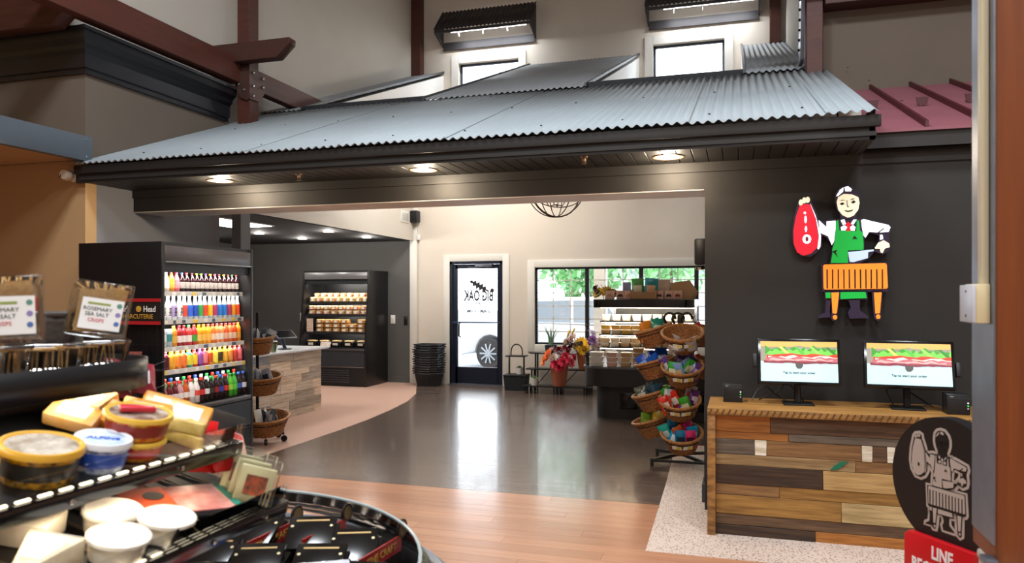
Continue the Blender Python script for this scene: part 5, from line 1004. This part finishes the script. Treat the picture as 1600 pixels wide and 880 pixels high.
for k in range(4):
    a = k * PI / 2; M().tube([(0, 0, -.22), (.09 * math.cos(a), .09 * math.sin(a), -.24), (.14 * math.cos(a), .14 * math.sin(a), -.16)], .007, 6).build('arm', flat('#4a3426', .5, m=.3), t, sm=1); M().lathe([(0, 0), (.014, .02), (.018, .05), (0, .08)], 10, c=(.14 * math.cos(a), .14 * math.sin(a), -.15)).build('bulb', mat('bulb', '#ffe2b0', .4, em=6), t, sm=1)

# ---------------------------------------------------------------- outside
struct(M().box(-40, 30, YB + .16, 80, -.2, -.03).build('ground', mat('asphalt', '#8b8e93', .9, n=(6, '#7d8085', .3))))
car = thing('parked_car', 'white car parked outside the glass door', 'car', (-3.75, 16.3, -.03), R(-16))
side = [(-2.2, .35), (-2.28, .6), (-2.2, .85), (-1.5, 1.05), (-.95, 1.12), (-.2, 1.6), (1.6, 1.62), (2.1, 1.15), (2.2, .6), (2.15, .35)]
def arch(cx, s): return [(cx + s * -.40 * math.cos(a), .36 + .40 * math.sin(a)) for a in [PI * k / 8 for k in range(9)]]
low = [(-2.2, .28)] + arch(-1.35, 1) + arch(1.3, 1) + [(2.15, .28)]
M().prism(low + [(2.2, .6), (2.15, 1.0), (-.9, 1.05), (-1.5, 1.0), (-2.15, .85), (-2.27, .6)], -.9, .9, 'xz').build('car_body', mat('car_white', '#e6e8ea', .2, coat=.5), car, bev=.05)
M().prism([(-1.0, 1.03), (-.2, 1.6), (1.5, 1.62), (2.05, 1.02)], -.76, .76, 'xz').build('cabin', 'car_white', car, bev=.06)
M().prism([(-.75, 1.08), (-.15, 1.52), (.6, 1.54), (.6, 1.08)], -.775, .775, 'xz').build('side_window', flat('#98a2ac', .2), car); M().prism([(.7, 1.08), (.7, 1.54), (1.4, 1.54), (1.75, 1.08)], -.775, .775, 'xz').build('side_window', flat('#98a2ac', .2), car)
for cx in (-1.35, 1.3):
    for s_ in (-1, 1):
        w_ = M().lathe([(.2, -.11), (.33, -.11), (.35, -.07), (.35, .07), (.33, .11), (.2, .11)], 28, c=(cx, s_ * .84, .35), rot=(PI / 2, 0, 0)).build('tyre', flat('#2a2b2e', .7), car, sm=1)
        m = M().lathe([(.06, -.12), (.06, .12)], 12, c=(cx, s_ * .84, .35), rot=(PI / 2, 0, 0))
        for k in range(10): a = k * PI / 5; m.obox((cx + .13 * math.cos(a), s_ * .957, .35 + .13 * math.sin(a)), (.19, .02, .035), (0, -a, 0))
        m.build('wheel_spokes', flat('#b8bcc2', .3, m=.7), w_)
for s_ in (-1, 1): M().obox((-2.16, s_ * .62, .78), (.2, .42, .1), (0, 0, -s_ * .35)).build('headlight', flat('#aab2bc', .1), car, bev=.02); M().obox((-2.2, s_ * .68, .5), (.12, .2, .24), (0, 0, -s_ * .3)).build('bumper_intake', flat('#5a6068', .4), car, bev=.02)
M().box(-2.29, -2.2, -.4, .4, .42, .66).build('grille', flat('#6a7078', .4), car, bev=.02)
def tree(label, x, y, h, r, c):
    t = thing('tree', label, 'tree', (x, y, -.03), 0, 'trees outside'); M().tube([(0, 0, 0), (.05, 0, h * .35), (0, .05, h * .7)], [.16, .12, .06], 8).build('trunk', flat('#6a5a4a', .9), t, sm=1)
    m = M()
    for _ in range(900):
        d = Vector((random.gauss(0, 1), random.gauss(0, 1), random.gauss(0, 1))).normalized() * r * U(.35, 1.05); p = Vector((d.x, d.y, h * .62 + d.z * .95)); s_ = U(.1, .22)
        a, b = Vector((U(-1, 1), U(-1, 1), U(-1, 1))).normalized(), Vector((U(-1, 1), U(-1, 1), U(-1, 1))).normalized(); m.add([p - a * s_, p + b * s_ * .6, p + a * s_, p - b * s_ * .6], [(0, 1, 2, 3)])
    m.build('crown', mat('leaf_' + c.strip('#'), c, .6, n=(2, '#9ccf8a', .3)), t)
for i, (x, y, h, r, c) in enumerate(((-10.2, 21, 5.2, 1.7, '#3f8a4a'), (-5.6, 26, 6.0, 2.0, '#4a9a55'), (-2.4, 28, 5.0, 1.7, '#5aa060'), (-.3, 19, 5.2, 1.2, '#3f8a4a'), (1.2, 22.5, 5.6, 1.6, '#3c8446'), (-4.2, 21.5, 4.2, 1.2, '#4a9a55'))):
    tree('%s leafy tree from the left outside the window' % ORD[i], x, y, h, r, c)
hs = thing('neighbour_house', 'pale house with a low roof across the car park', 'building', (-1.4, 30, 0)); M().box(-4.2, 2.4, 0, 6, -.03, 2.6).build('wall', flat('#e6e6e8', .8), hs); M().prism([(-4.6, 2.6), (2.8, 2.6), (-.9, 4.3)], -.3, 6.3, 'xz').build('roof', flat('#c4c6cc', .8), hs)
for x in (-3, -1, 1): f_ = M().box(x - .45, x + .45, -.05, .02, .9, 1.9).build('window', flat('#f0f0f0', .5), hs); M().box(x - .38, x + .38, -.06, -.04, .97, 1.83).build('pane', flat('#8a98a8', .2), f_)
t = thing('porch_column', 'cream porch column standing outside the window', 'column', (-2.42, 13.7, 0)); M().box(-.11, .11, -.11, .11, .2, 3.2).build('shaft', 'cream_wall', t); M().box(-.16, .16, -.16, .16, -.03, .2).build('plinth', 'cream_wall', t, bev=.01)
# ---------------------------------------------------------------- foreground deli island
CX, CY, TX = -1.95, 1.75, -1.76
def dshape(r, y0, n=20, cy=CY): return [(TX - r, y0)] + [(TX + r * math.cos(PI - PI * k / n), cy + r * math.sin(PI * k / n)) for k in range(n + 1)] + [(TX + r, y0)]
di = thing('deli_island', 'black tiered deli island with cheese in the left foreground', 'display', (CX, .8, 0))
M().prism(dshape(.86, -1.2), 0, .5).build('base', 'black_satin', di, w=True, sm=1)
M().prism(dshape(.97, -1.2), .5, .58).build('tub_floor', 'black_satin', di, w=True, sm=1)
def wall(m, pts, z0, z1, flare=0):
    q = lambda x, y, z: (x + (x - TX) * flare * (z - z0), y + (y - min(y, CY)) * flare * (z - z0), z)
    n = len(pts); m.add([q(x, y, z0) for x, y in pts] + [q(x, y, z1) for x, y in pts], [(i, i + 1, n + i + 1, n + i) for i in range(n - 1)])
m = M(); wall(m, dshape(.98, -1.2, 28), .56, .66); m.build('tub_wall', 'black_satin', di, w=True, sm=1, sol=.03)
m = M(); wall(m, dshape(1.0, -1.2, 36)[1:], .64, .80, -.6); m.build('acrylic_guard', glassmat('acrylic_tub', gl=.03, r=.05), di, w=True, sm=1, sol=.008)
m = M(); m.tube([(x, y, .802) for x, y in dshape(.904, -1.2, 36)[1:]], .006, 6); m.build('guard_edge', mat('acrylic_edge', '#a9b4b4', .15), di, w=True, sm=1)
M().tube([(x, y, .655) for x, y in dshape(1.02, -1.2, 36)], .02, 6).build('bumper', mat('bumper_grey', '#6a6e76', .3), di, w=True, sm=1)
M().box(-2.0, -1.9, -1.2, 1.8, .58, 1.34).build('spine', 'black_metal', di, w=True)
m = M()
for k in range(40): y = -.2 + k * .05; m.box(-1.895, -1.885, y, y + .035, 1.18, 1.2); m.box(-1.895, -1.885, y + .02, y + .055, 1.215, 1.235); m.box(-1.895, -1.885, y, y + .035, 1.25, 1.27)
o = m.build('vent_perforation', flat('#4a3c30', .5), di, w=True); o['kind'] = 'stuff'
def dtray(r, y1, c, n=8): # half tray shape with rounded far end corners
    return [(CX - r, -1.2), (CX - r, y1 - c)] + [(CX - r + c - c * math.cos(PI / 2 * k / n), y1 - c + c * math.sin(PI / 2 * k / n)) for k in range(1, n + 1)] + [(CX + r - c + c * math.sin(PI / 2 * k / n), y1 - c + c * math.cos(PI / 2 * k / n)) for k in range(0, n + 1)] + [(CX + r, -1.2)]
M().prism(dtray(.33, 1.86, .2), 1.338, 1.40).build('top_shelf', 'black_satin', di, w=True, sm=1)
m = M(); wall(m, dtray(.33, 1.86, .2)[1:-1] + [(CX + .33, -1.2)], 1.34, 1.42); m.build('top_shelf_lip', 'black_metal', di, w=True, sm=1, sol=.012)
TH = R(13)
def tilt(xf, z): return Matrix.Translation((xf, 0, z)) @ Matrix.Rotation(TH, 4, 'Y') @ Matrix.Translation((-xf, 0, -z))
class tilted:
    def __init__(s, xf, z): s.T = tilt(xf, z)
    def __enter__(s): s.old = {o.name for o in bpy.data.objects}
    def __exit__(s, *a):
        for o in bpy.data.objects:
            if o.name not in s.old and o.parent is None: o.matrix_basis = s.T @ o.matrix_basis
# shelf two and three on the aisle side
for nm, xf, z, ye, xb in (('shelf', -1.40, 1.171, 1.87, -1.88), ('shelf', -1.30, .985, 1.95, -1.88)):
    sh = M().box(xb, xf, -1.2, ye, z - .02, z).build(nm, 'black_metal', di, w=True)
    M().box(xf - .004, xf + .012, -1.2, ye, z - .036, z + .004).build('shelf_rail', 'black_gloss', sh, w=True, bev=.003)
    M().box(xf - .002, xf + .004, -1.2, ye, z + .0, z + .055).build('acrylic_stop', glassmat('acrylic', gl=.05), sh, w=True)
    M().box(xb + .2, xf, ye - .004, ye + .004, z, z + .07).build('acrylic_end', glassmat('acrylic', gl=.05), sh, w=True)
    for k in range(20): y = .9 + k * .052; (M().box(xf - .011, xf - .004, y, y + .032, z + .004, z + .007).build('lamp_diode', mat('diode', '#fff0d0', .5, em=3), sh, w=True)) if y < ye - .05 else None
    sh.matrix_basis = WM[di.name].inverted() @ tilt(xf, z) @ WM[di.name]
    for y in (1.28, 1.62, 1.84): M().lathe([(.007, 0), (.007, .004), (.003, .006)], 8, c=(xf + .012, y, z - .018), rot=(0, PI / 2, 0)).build('rail_screw', 'chrome', sh, w=True)
m = M(); m.x = tilt(-1.3, .985)
for k in range(14): m.tube([(-1.88, .9 + k * .075, .985 + .004), (-1.33, .9 + k * .075, .985 + .004)], .003, 4)
m.build('shelf_grid', flat('#5a4a38', .4), di, w=True)
area((-1.68, .9, 1.33), .06, 1.7, 3, WARM, rot=(0, R(-14), 0)); area((-1.44, .9, 1.12), .05, 1.7, 2.5, WARM, rot=(0, R(-10), 0)); area((-1.36, 1.1, .955), .05, 1.4, 2.5, WARM, rot=(0, R(20), 0))
M().box(-1.74, -1.71, -1, 1.7, 1.33, 1.3375).build('lamp_strip', 'lamp_strip', di, w=True)

# cracker packs
clearp = glassmat('clear_pet', gl=.02, r=.06, tint='#fbfcfc')
def clam(label, loc, rot, w, d, h, c, lid_lab, seed):
    t = thing('cracker_pack', label, 'cracker box', loc, rot=rot, group='clear cracker packs on the top shelf'); rr_ = random.Random(seed)
    tbox(M(), w * .82, d * .82, w, d, 0, h * .9, True).build('clear_tray', clearp, t, bev=.012, seg=3)
    M().box(-w * .52, w * .52, -d * .52, d * .52, h * .88, h).build('clear_lid', clearp, t, bev=.01, seg=3)
    n = int(w * .74 / .011)
    for k in range(n):
        x = -w * .37 + k * .011; M().obox((x, rr_.uniform(-.004, .004), h * .43), (.004, d * .72, h * .72), (rr_.uniform(-.06, .06), rr_.uniform(-.12, .2), rr_.uniform(-.1, .1))).build('cracker', mat('cracker_%d' % (k % 3), ['#d0a060', '#c0904c', '#dcb074'][k % 3], .7, n=(120, '#96703c', .3)), t)
    for k in range(3): M().obox((w * (-.22 + .22 * k), d * .04 * (k - 1), h * (.80 + .02 * k)), (w * .34, d * .8, .004), (rr_.uniform(-.05, .05), rr_.uniform(-.08, .08), rr_.uniform(-.1, .1))).build('cracker', mat('cracker_0', '#d0a060', .7), t)
    if lid_lab:
        lb = M().box(-w * .30, w * .40, -d * .38, d * .2, h + .001, h + .002).build('paper_label', flat('#e6e6e4', .5), t)
        # label faces up in pack space (packs stand on edge in the photo)
        M().box(-w * .2, w * .18, d * .08, d * .12, h + .002, h + .0028).build('label_band', flat('#8a9a4a', .5), lb)
        for k, (s_, z_, sz) in enumerate((('ROSEMARY', -.03, .0145), ('SEA SALT', -.13, .0145), ('CRISPS', -.24, .014))): text(s_, sz, 'label_lettering', flat('#3a3a3e' if k < 2 else '#c83a4a', .5), lb, (-w * .02, d * z_ + .004, h + .0025), (0, 0, 0))
        for k, c_ in enumerate(('#5a8a7a', '#8a7ab0', '#4a6aa8')): M().lathe([(.007, h + .002), (.007, h + .0028)], 10, c=(w * .33, d * (.1 - .17 * k), 0)).build('label_seal', flat(c_, .5), lb)
    return t
A_ = R(50)   # packs face the aisle corner
clam('clear pack of crackers lying flat at the right end of the top shelf', (-1.745, 1.70, 1.401), (0, 0, A_), .145, .125, .075, '', 0, 1)
clam('clear pack of crackers lying flat in the middle of the top shelf', (-1.745, 1.545, 1.401), (0, 0, A_), .145, .125, .075, '', 0, 2)
clam('clear pack of dark crackers lying flat at the left of the top shelf', (-1.74, 1.385, 1.401), (0, 0, A_), .15, .13, .08, '', 0, 3)
def stand(loc, yaw, tilt, roll): return (Matrix.Translation(loc) @ Euler((0, 0, yaw)).to_matrix().to_4x4() @ Euler((R(90) + tilt, 0, 0)).to_matrix().to_4x4() @ Euler((0, 0, roll)).to_matrix().to_4x4())
def clam_up(label, loc, yaw, tilt, roll, w, d, h, seed):
    m = stand(loc, yaw, tilt, roll); e = m.to_euler(); return clam(label, loc, tuple(e), w, d, h, '', 1, seed)
clam_up('upright clear cracker pack with white label tilted on the right flat pack', (-1.75, 1.72, 1.553), R(36), R(-8), R(-9), .15, .15, .075, 4)
clam_up('upright clear cracker pack with white label at the left picture edge', (-1.74, 1.41, 1.562), R(46), R(-4), R(2), .165, .16, .08, 5)
t = thing('wicker_caddy', 'dark wicker caddy behind the cracker packs', 'basket', (-1.9, 1.66, 1.401), R(40)); m = M(); vs = []; N = 24
for j in range(9):
    for i in range(N): a = 2 * PI * i / N; k = (.085 + .004 * (j / 8)) * (1 / max(abs(math.cos(a)), abs(math.sin(a)))) ** .7 + (.004 if (i // 2 + j) % 2 else -.002); vs.append((k * math.cos(a), k * math.sin(a), j * .018))
m.add(vs, [(j * N + i, j * N + (i + 1) % N, (j + 1) * N + (i + 1) % N, (j + 1) * N + i) for j in range(8) for i in range(N)] + [tuple(range(N))[::-1]]); m.build('weave', mat('dark_wicker', '#3a2a22', .55, n=(80, '#22160f', .3), bump=.4), t, sm=80, sol=.006)
M().tube([(.09 * math.cos(a) * (1 / max(abs(math.cos(a)), abs(math.sin(a)))) ** .7, .09 * math.sin(a) * (1 / max(abs(math.cos(a)), abs(math.sin(a)))) ** .7, .147) for a in [i * PI / 12 for i in range(24)]], .008, 6, closed=True).build('rim', 'dark_wicker', t, sm=1)
for i, (x, y) in enumerate(((-1.93, 1.60), (-1.93, 1.66))):
    t = thing('squeeze_tube', 'white tube with a red cap, %s one in the dark wicker caddy' % ['left', 'right'][i], 'tube', (x, y, 1.41), 0, 'red capped tubes'); M().lathe([(.016, 0), (.018, .03), (.017, .13), (.008, .15)], 12).build('tube_body', flat('#d8dce6', .3), t, sm=1); M().lathe([(.009, .145), (.011, .15), (.008, .185), (0, .188)], 12).build('cap', flat('#c8141c', .35), t, sm=1)

# cheese tubs on the upper shelf
def rtub(label, loc, r, h, c, band, top, cl2, lidc, _=None, txt=None, group='tubs on the upper cheese shelf', rz_=0):
    t = thing('cheese_tub', label, 'tub', loc, rz_, group)
    M().lathe([(0, 0), (r * .82, 0), (r * .84, .004), (r * .93, h * .8)], 36).build('tub_body', mat('tub_' + c.strip('#'), c, .35, n=(60, band, .12)), t, sm=1)
    M().lathe([(r * .868, h * .2), (r * .925, h * .66)], 36).build('tub_band', flat(band, .4), t, sm=1)
    ld = M().lathe([(r * .93, h * .78), (r, h * .8), (r * 1.0, h * .93), (r * .97, h), (r * .9, h), (r * .87, h * .95), (0, h * .95)], 36).build('tub_lid', flat(lidc, .3), t, sm=1)
    M().lathe([(r * .84, h * .951), (r * .84, h * .958)], 36).build('lid_print', mat('lidp_' + top.strip('#') + cl2.strip('#'), top, .35, n=(22, cl2, .12)), ld)
    if txt: text(txt, r * .34, 'lid_lettering', flat('#2050b0', .4), ld, (0, 0, h * .962), (0, 0, R(40)), bold=.001)
    return t
with tilted(-1.40, 1.171):
    Z2 = 1.172
    rtub('large yellow cheese tub with a black band on the upper shelf', (-1.50, 1.285, Z2), .086, .082, '#d8a020', '#26221c', '#8a7a68', '#c8c0b4', '#dca838', '#ece')
    rtub('yellow tub cut by the left picture edge on the upper shelf', (-1.53, 1.11, Z2), .08, .075, '#d8a020', '#b88418', '#c8b88a', '#7a6a4a', '#dca838', '#ece')
    rtub('white and blue cream cheese tub on the upper shelf', (-1.475, 1.43, Z2), .065, .075, '#c8d0dc', '#2a50b0', '#dfe4ea', '#9ab4d8', '#e4e8ee', '#ece', 'ALPINE')
    rtub('yellow and red cheese tub, lower of two, on the upper shelf', (-1.50, 1.555, Z2), .08, .05, '#d8a828', '#b82020', '#b8a088', '#a83030', '#d8b040', '#ece')
    rtub('yellow and red cheese tub stacked on another', (-1.50, 1.558, Z2 + .051), .083, .062, '#d8a828', '#8a2a1c', '#b0a294', '#6a4a3c', '#dcb040', '#ece')
    tag(M().obox((0, 0, .008), (.085, .03, .014), (0, 0, R(55))).build('snack_stick', flat('#c02838', .3), bev=.004, loc=(-1.50, 1.55, Z2 + .113)), 'red wrapped snack stick lying on the yellow and red tub', 'snack')
    def wedge(label, loc, rot, L_, w, h, c, rind, group, name='cheese_wedge'):
        t = thing(name, label, 'cheese', loc, rot=rot, group=group)
        M().prism([(0, -w * .08), (L_, -w / 2), (L_, w / 2), (0, w * .08)], 0, h).build('cheese_body', mat('cheese_' + c.strip('#'), c, .45, n=(25, rind, .15)), t, bev=.006)
        M().prism([(L_ * .35, -w * .18), (L_ * .8, -w * .34), (L_ * .8, w * .34), (L_ * .35, w * .18)], h, h + .0015).build('paper_label', flat('#e4d8b0', .4), t)
        M().prism([(L_ + .001, -w / 2), (L_ + .006, -w / 2 + .004), (L_ + .006, w / 2 - .004), (L_ + .001, w / 2)], .002, h - .002).build('rind', flat(rind, .5), t)
        return t
    G = 'cheese wedges on the upper shelf'
    wedge('pale yellow cheese wedge at the right end of the upper shelf', (-1.41, 1.71, Z2), (0, 0, R(165)), .17, .1, .035, '#d8bc68', '#b89a48', G)
    wedge('pale yellow cheese wedge lying on another at the upper shelf end', (-1.42, 1.72, Z2 + .037), (.05, .05, R(178)), .16, .09, .035, '#dcc478', '#c0a458', G)
    def block(label, loc, rot, s, c, c2, grp, name='cheese_block'):
        t = thing(name, label, 'cheese', loc, rot=rot, group=grp); M().box(-s[0] / 2, s[0] / 2, -s[1] / 2, s[1] / 2, 0, s[2]).build('cheese_body', mat('cheese_' + c.strip('#'), c, .35, n=(25, c2, .15)), t, bev=.006)
        M().box(-s[0] * .3, s[0] * .3, -s[1] * .3, s[1] * .3, s[2], s[2] + .001).build('paper_label', flat('#e6dcc2', .4), t); return t
    for i, (x, y, z, rx, ry, rz_, c) in enumerate(((-1.64, 1.66, .05, .5, .2, .5, '#c87c18'), (-1.63, 1.73, .055, .45, .1, .7, '#c67c1c'), (-1.63, 1.80, .06, .5, .15, .6, '#c07a20'), (-1.57, 1.83, .05, .55, .1, .5, '#c88430'), (-1.72, 1.58, .05, .4, .1, .4, '#d8b078'), (-1.74, 1.64, .07, .3, -.1, .2, '#dcb890'))):
        block('%s cheddar block from the left leaning at the back of the upper shelf' % ORD[i], (x, y, Z2 + z - .03), (rx, ry, rz_), (.13, .085, .04), c, '#d89c44', 'leaning cheese blocks')
    for i, (x, y, c) in enumerate(((-1.79, 1.74, '#7a1a28'), (-1.78, 1.83, '#8a2030'), (-1.80, 1.62, '#5a1520'))):
        bag('%s red and white salami pack at the back of the upper shelf' % ['middle', 'right', 'left'][i], (x, y, Z2 + .05), (-.9, .1, R(60)), .15, .12, c, '#d8ccd0', 'salami packs at the back', name='salami_pack', cat='pack')

with tilted(-1.30, .985):
    # lower shelf
    Z3 = .99; G3 = 'white tubs on the lower shelf'
    for i, (x, y, z, l) in enumerate(((-1.475, 1.46, 0, 'white grated cheese tub, left back one on the lower shelf'), (-1.365, 1.52, 0, 'white grated cheese tub nearest the ham pack'), (-1.365, 1.37, 0, 'white grated cheese tub at the front of the lower shelf'))):
        t = thing('cheese_tub', l, 'tub', (x, y, Z3), U(0, 3), G3); M().lathe([(0, 0), (.056, 0), (.064, .045)], 32).build('tub_body', flat('#e2d8c4', .3), t, sm=1); M().lathe([(.064, .043), (.069, .044), (.069, .052), (.063, .056), (.058, .052), (0, .052)], 32).build('tub_lid', mat('lid_white', '#efe8da', .25), t, sm=1)
        M().lathe([(.045, .052), (.045, .0526)], 24).build('lid_label', mat('lid_label', '#eee9de', .35, n=(30, '#d8d4cc', .1)), t)
    hp = thing('ham_pack', 'flat sliced ham pack with orange and teal print on the lower shelf', 'pack', (-1.47, 1.69, Z3 + .002), R(62)); 
    M().box(-.15, .15, -.1, .1, 0, .012).build('tray', flat('#141618', .3), hp, bev=.004); M().box(-.02, .125, -.085, .085, .012, .017).build('ham_slices', mat('ham', '#d89a90', .3, n=(25, '#b8605a', .2)), hp, bev=.002); M().box(-.145, -.02, -.09, .09, .012, .0165).build('orange_panel', flat('#d8501c', .3), hp); M().box(.125, .148, -.095, .095, .012, .0165).build('teal_panel', flat('#1a7a68', .3), hp); M().lathe([(.028, .0166), (.028, .0175)], 16, c=(-.06, .03, 0)).build('dark_emblem', flat('#2a241c', .3), hp)
    for i, (x, y, z, r_) in enumerate(((-1.53, 1.80, .05, .2), (-1.45, 1.88, .06, .5), (-1.60, 1.86, .06, -.1))):
        bag('red %s meat pouch on the lower shelf behind the ham pack' % ['front', 'right', 'left'][i], (x, y, Z3 + z), (-.75, .1, R(50) + r_), .14, .13, '#c81c20', '#e8b0a0', 'red meat pouches', name='meat_pouch', cat='pouch', foil=.2)
    for i, (x, y) in enumerate(((-1.345, 1.83), (-1.385, 1.86), (-1.43, 1.88))):
        t = thing('sliced_cheese_pack', '%s clear pack of pale sliced cheese standing at the lower shelf end' % ['right', 'middle', 'left'][i], 'cheese', (x, y, Z3), rot=(-.25, .12, R(35)), group='sliced cheese packs'); M().box(-.05, .05, -.012, .012, .004, .11).build('cheese_body', mat('cheese_slice', '#dcd4a8', .35), t, bev=.004); M().box(-.06, .06, -.014, .014, 0, .135).build('clear_wrap', clearp, t, bev=.004); M().box(-.03, .03, -.0165, -.0145, .03, .085).build('dark_label', mat('label_dark', '#3a2a24', .4, n=(40, '#a04a28', .15)), t)
    wedge('white wrapped cheese wedge with grey label at the bottom left', (-1.36, 1.10, Z3), (0, 0, R(115)), .19, .12, .06, '#e8dcc0', '#d8c8a8', 'wedges on the lower shelf')
    lw = [o for o in bpy.data.objects if o.get('group') == 'wedges on the lower shelf'][0]; M().box(.191, .1975, -.05, .05, .004, .058).build('grey_label', flat('#a4adb8', .4), lw); text('6', .04, 'lettering', flat('#5a6672', .4), lw, (.198, 0, .03), (R(90), 0, R(90)))
    block('white soft cheese block left of the grated cheese tubs', (-1.56, 1.31, Z3), (.1, 0, .4), (.12, .1, .06), '#eee4d0', '#e0d4bc', 'blocks on the lower shelf')
    block('tan cheese block at the back of the lower shelf', (-1.66, 1.26, Z3 + .02), (.25, .1, .2), (.12, .08, .07), '#d8b890', '#c8a478', 'blocks on the lower shelf')
    for i, (x, y, z) in enumerate(((-1.60, 1.17, 0.02), (-1.53, 1.08, .02), (-1.50, 1.16, .05))):
        bag('pink and white cured meat pack, %s one at the lower left edge' % ['back', 'left', 'top'][i], (x, y, Z3 + z), (-1.0, .1, .5 + i), .12, .11, '#d8a0b0', '#f0e4e4', 'pink meat packs', name='meat_pack', cat='pack')

# packs in the curved tub end
ZB = .60
for i, (x, y, n) in enumerate(((-1.72, 2.42, 4), (-1.50, 2.44, 4), (-1.76, 2.22, 4), (-1.56, 2.2, 4), (-1.36, 2.26, 4), (-1.92, 2.36, 4), (-1.28, 2.07, 3), (-1.45, 2.05, 3), (-1.68, 2.05, 3), (-1.62, 2.56, 3), (-1.33, 2.44, 4), (-1.16, 2.14, 4), (-1.84, 2.55, 3), (-1.1, 1.95, 4))):
    for j in range(n):
        t = thing('charcuterie_pack', '%s black pack of the %s pile in the curved tub end' % (ORD[j], ORD[i]), 'pack', (x + j * .006, y - j * .02, ZB + .012 + j * .03 + (.03 if i < 2 else 0)), rot=(.3 + .04 * j, 0, R(14) + U(-.15, .15)), group='black packs in the tub end')
        M().box(-.085, .085, -.085, .085, 0, .016).build('pack_body', mat('pack_black', '#0e0d0d', .22), t, bev=.004); M().box(-.06, .06, .055, .063, .0161, .017).build('gold_strip', flat('#b8975c', .35), t)
        for q in (-.07, .07): M().lathe([(.006, .016), (.006, .0175)], 8, c=(q, .03, 0)).build('gold_dot', flat('#d8c8a0', .35), t)
for i, (x, y) in enumerate(((-1.84, 2.40), (-1.63, 2.36), (-1.46, 2.44), (-1.17, 2.32))):
    t = thing('tub_divider', '%s red divider sign with gold lettering from the left in the tub end' % ORD[i], 'divider', (x, y, ZB), R(-4), 'red dividers')
    L_ = .27; M().box(-.002, .002, -L_ / 2, L_ / 2, 0, .1).build('divider_plate', flat('#1a1412', .4), t); M().box(-.0035, .0035, -L_ / 2, L_ / 2, .085, .14).build('red_panel', mat('divider_red', '#8a1c1c', .4), t)
    M().lathe([(.034, -.004), (.034, .004)], 20, c=(0, L_ / 2 + .01, .16), rot=(0, PI / 2, 0)).build('round_emblem', flat('#1c1612', .4), t); M().lathe([(.025, -.005), (.025, .005)], 16, c=(0, L_ / 2 + .01, .16), rot=(0, PI / 2, 0)).build('emblem_ring', flat('#6a5434', .4), t)
    text('FINE CRAFT', .036, 'lettering', flat('#b8923c', .4), t, (.0045, 0, .112), (R(90), 0, R(90)))
for i, (x, y, c, c2) in enumerate(((-1.24, 1.82, '#3a5a9a', '#e8e0d8'), (-1.12, 1.92, '#c8ccd4', '#b83a30'), (-1.14, 1.76, '#b03028', '#e8d8d0'), (-1.34, 1.78, '#8a2420', '#d8a89a'), (-1.08, 1.62, '#c8c4bc', '#3050a0'))):
    bag('%s vacuum pack of deli meat in the near tub' % ['blue and white', 'silver and red', 'red', 'dark red', 'clear'][i], (x, y, ZB + .1), (-1.0, .1, R(30) + i * .3), .16, .16, c, c2, 'deli meat packs', name='deli_pack', cat='pack', foil=.15)
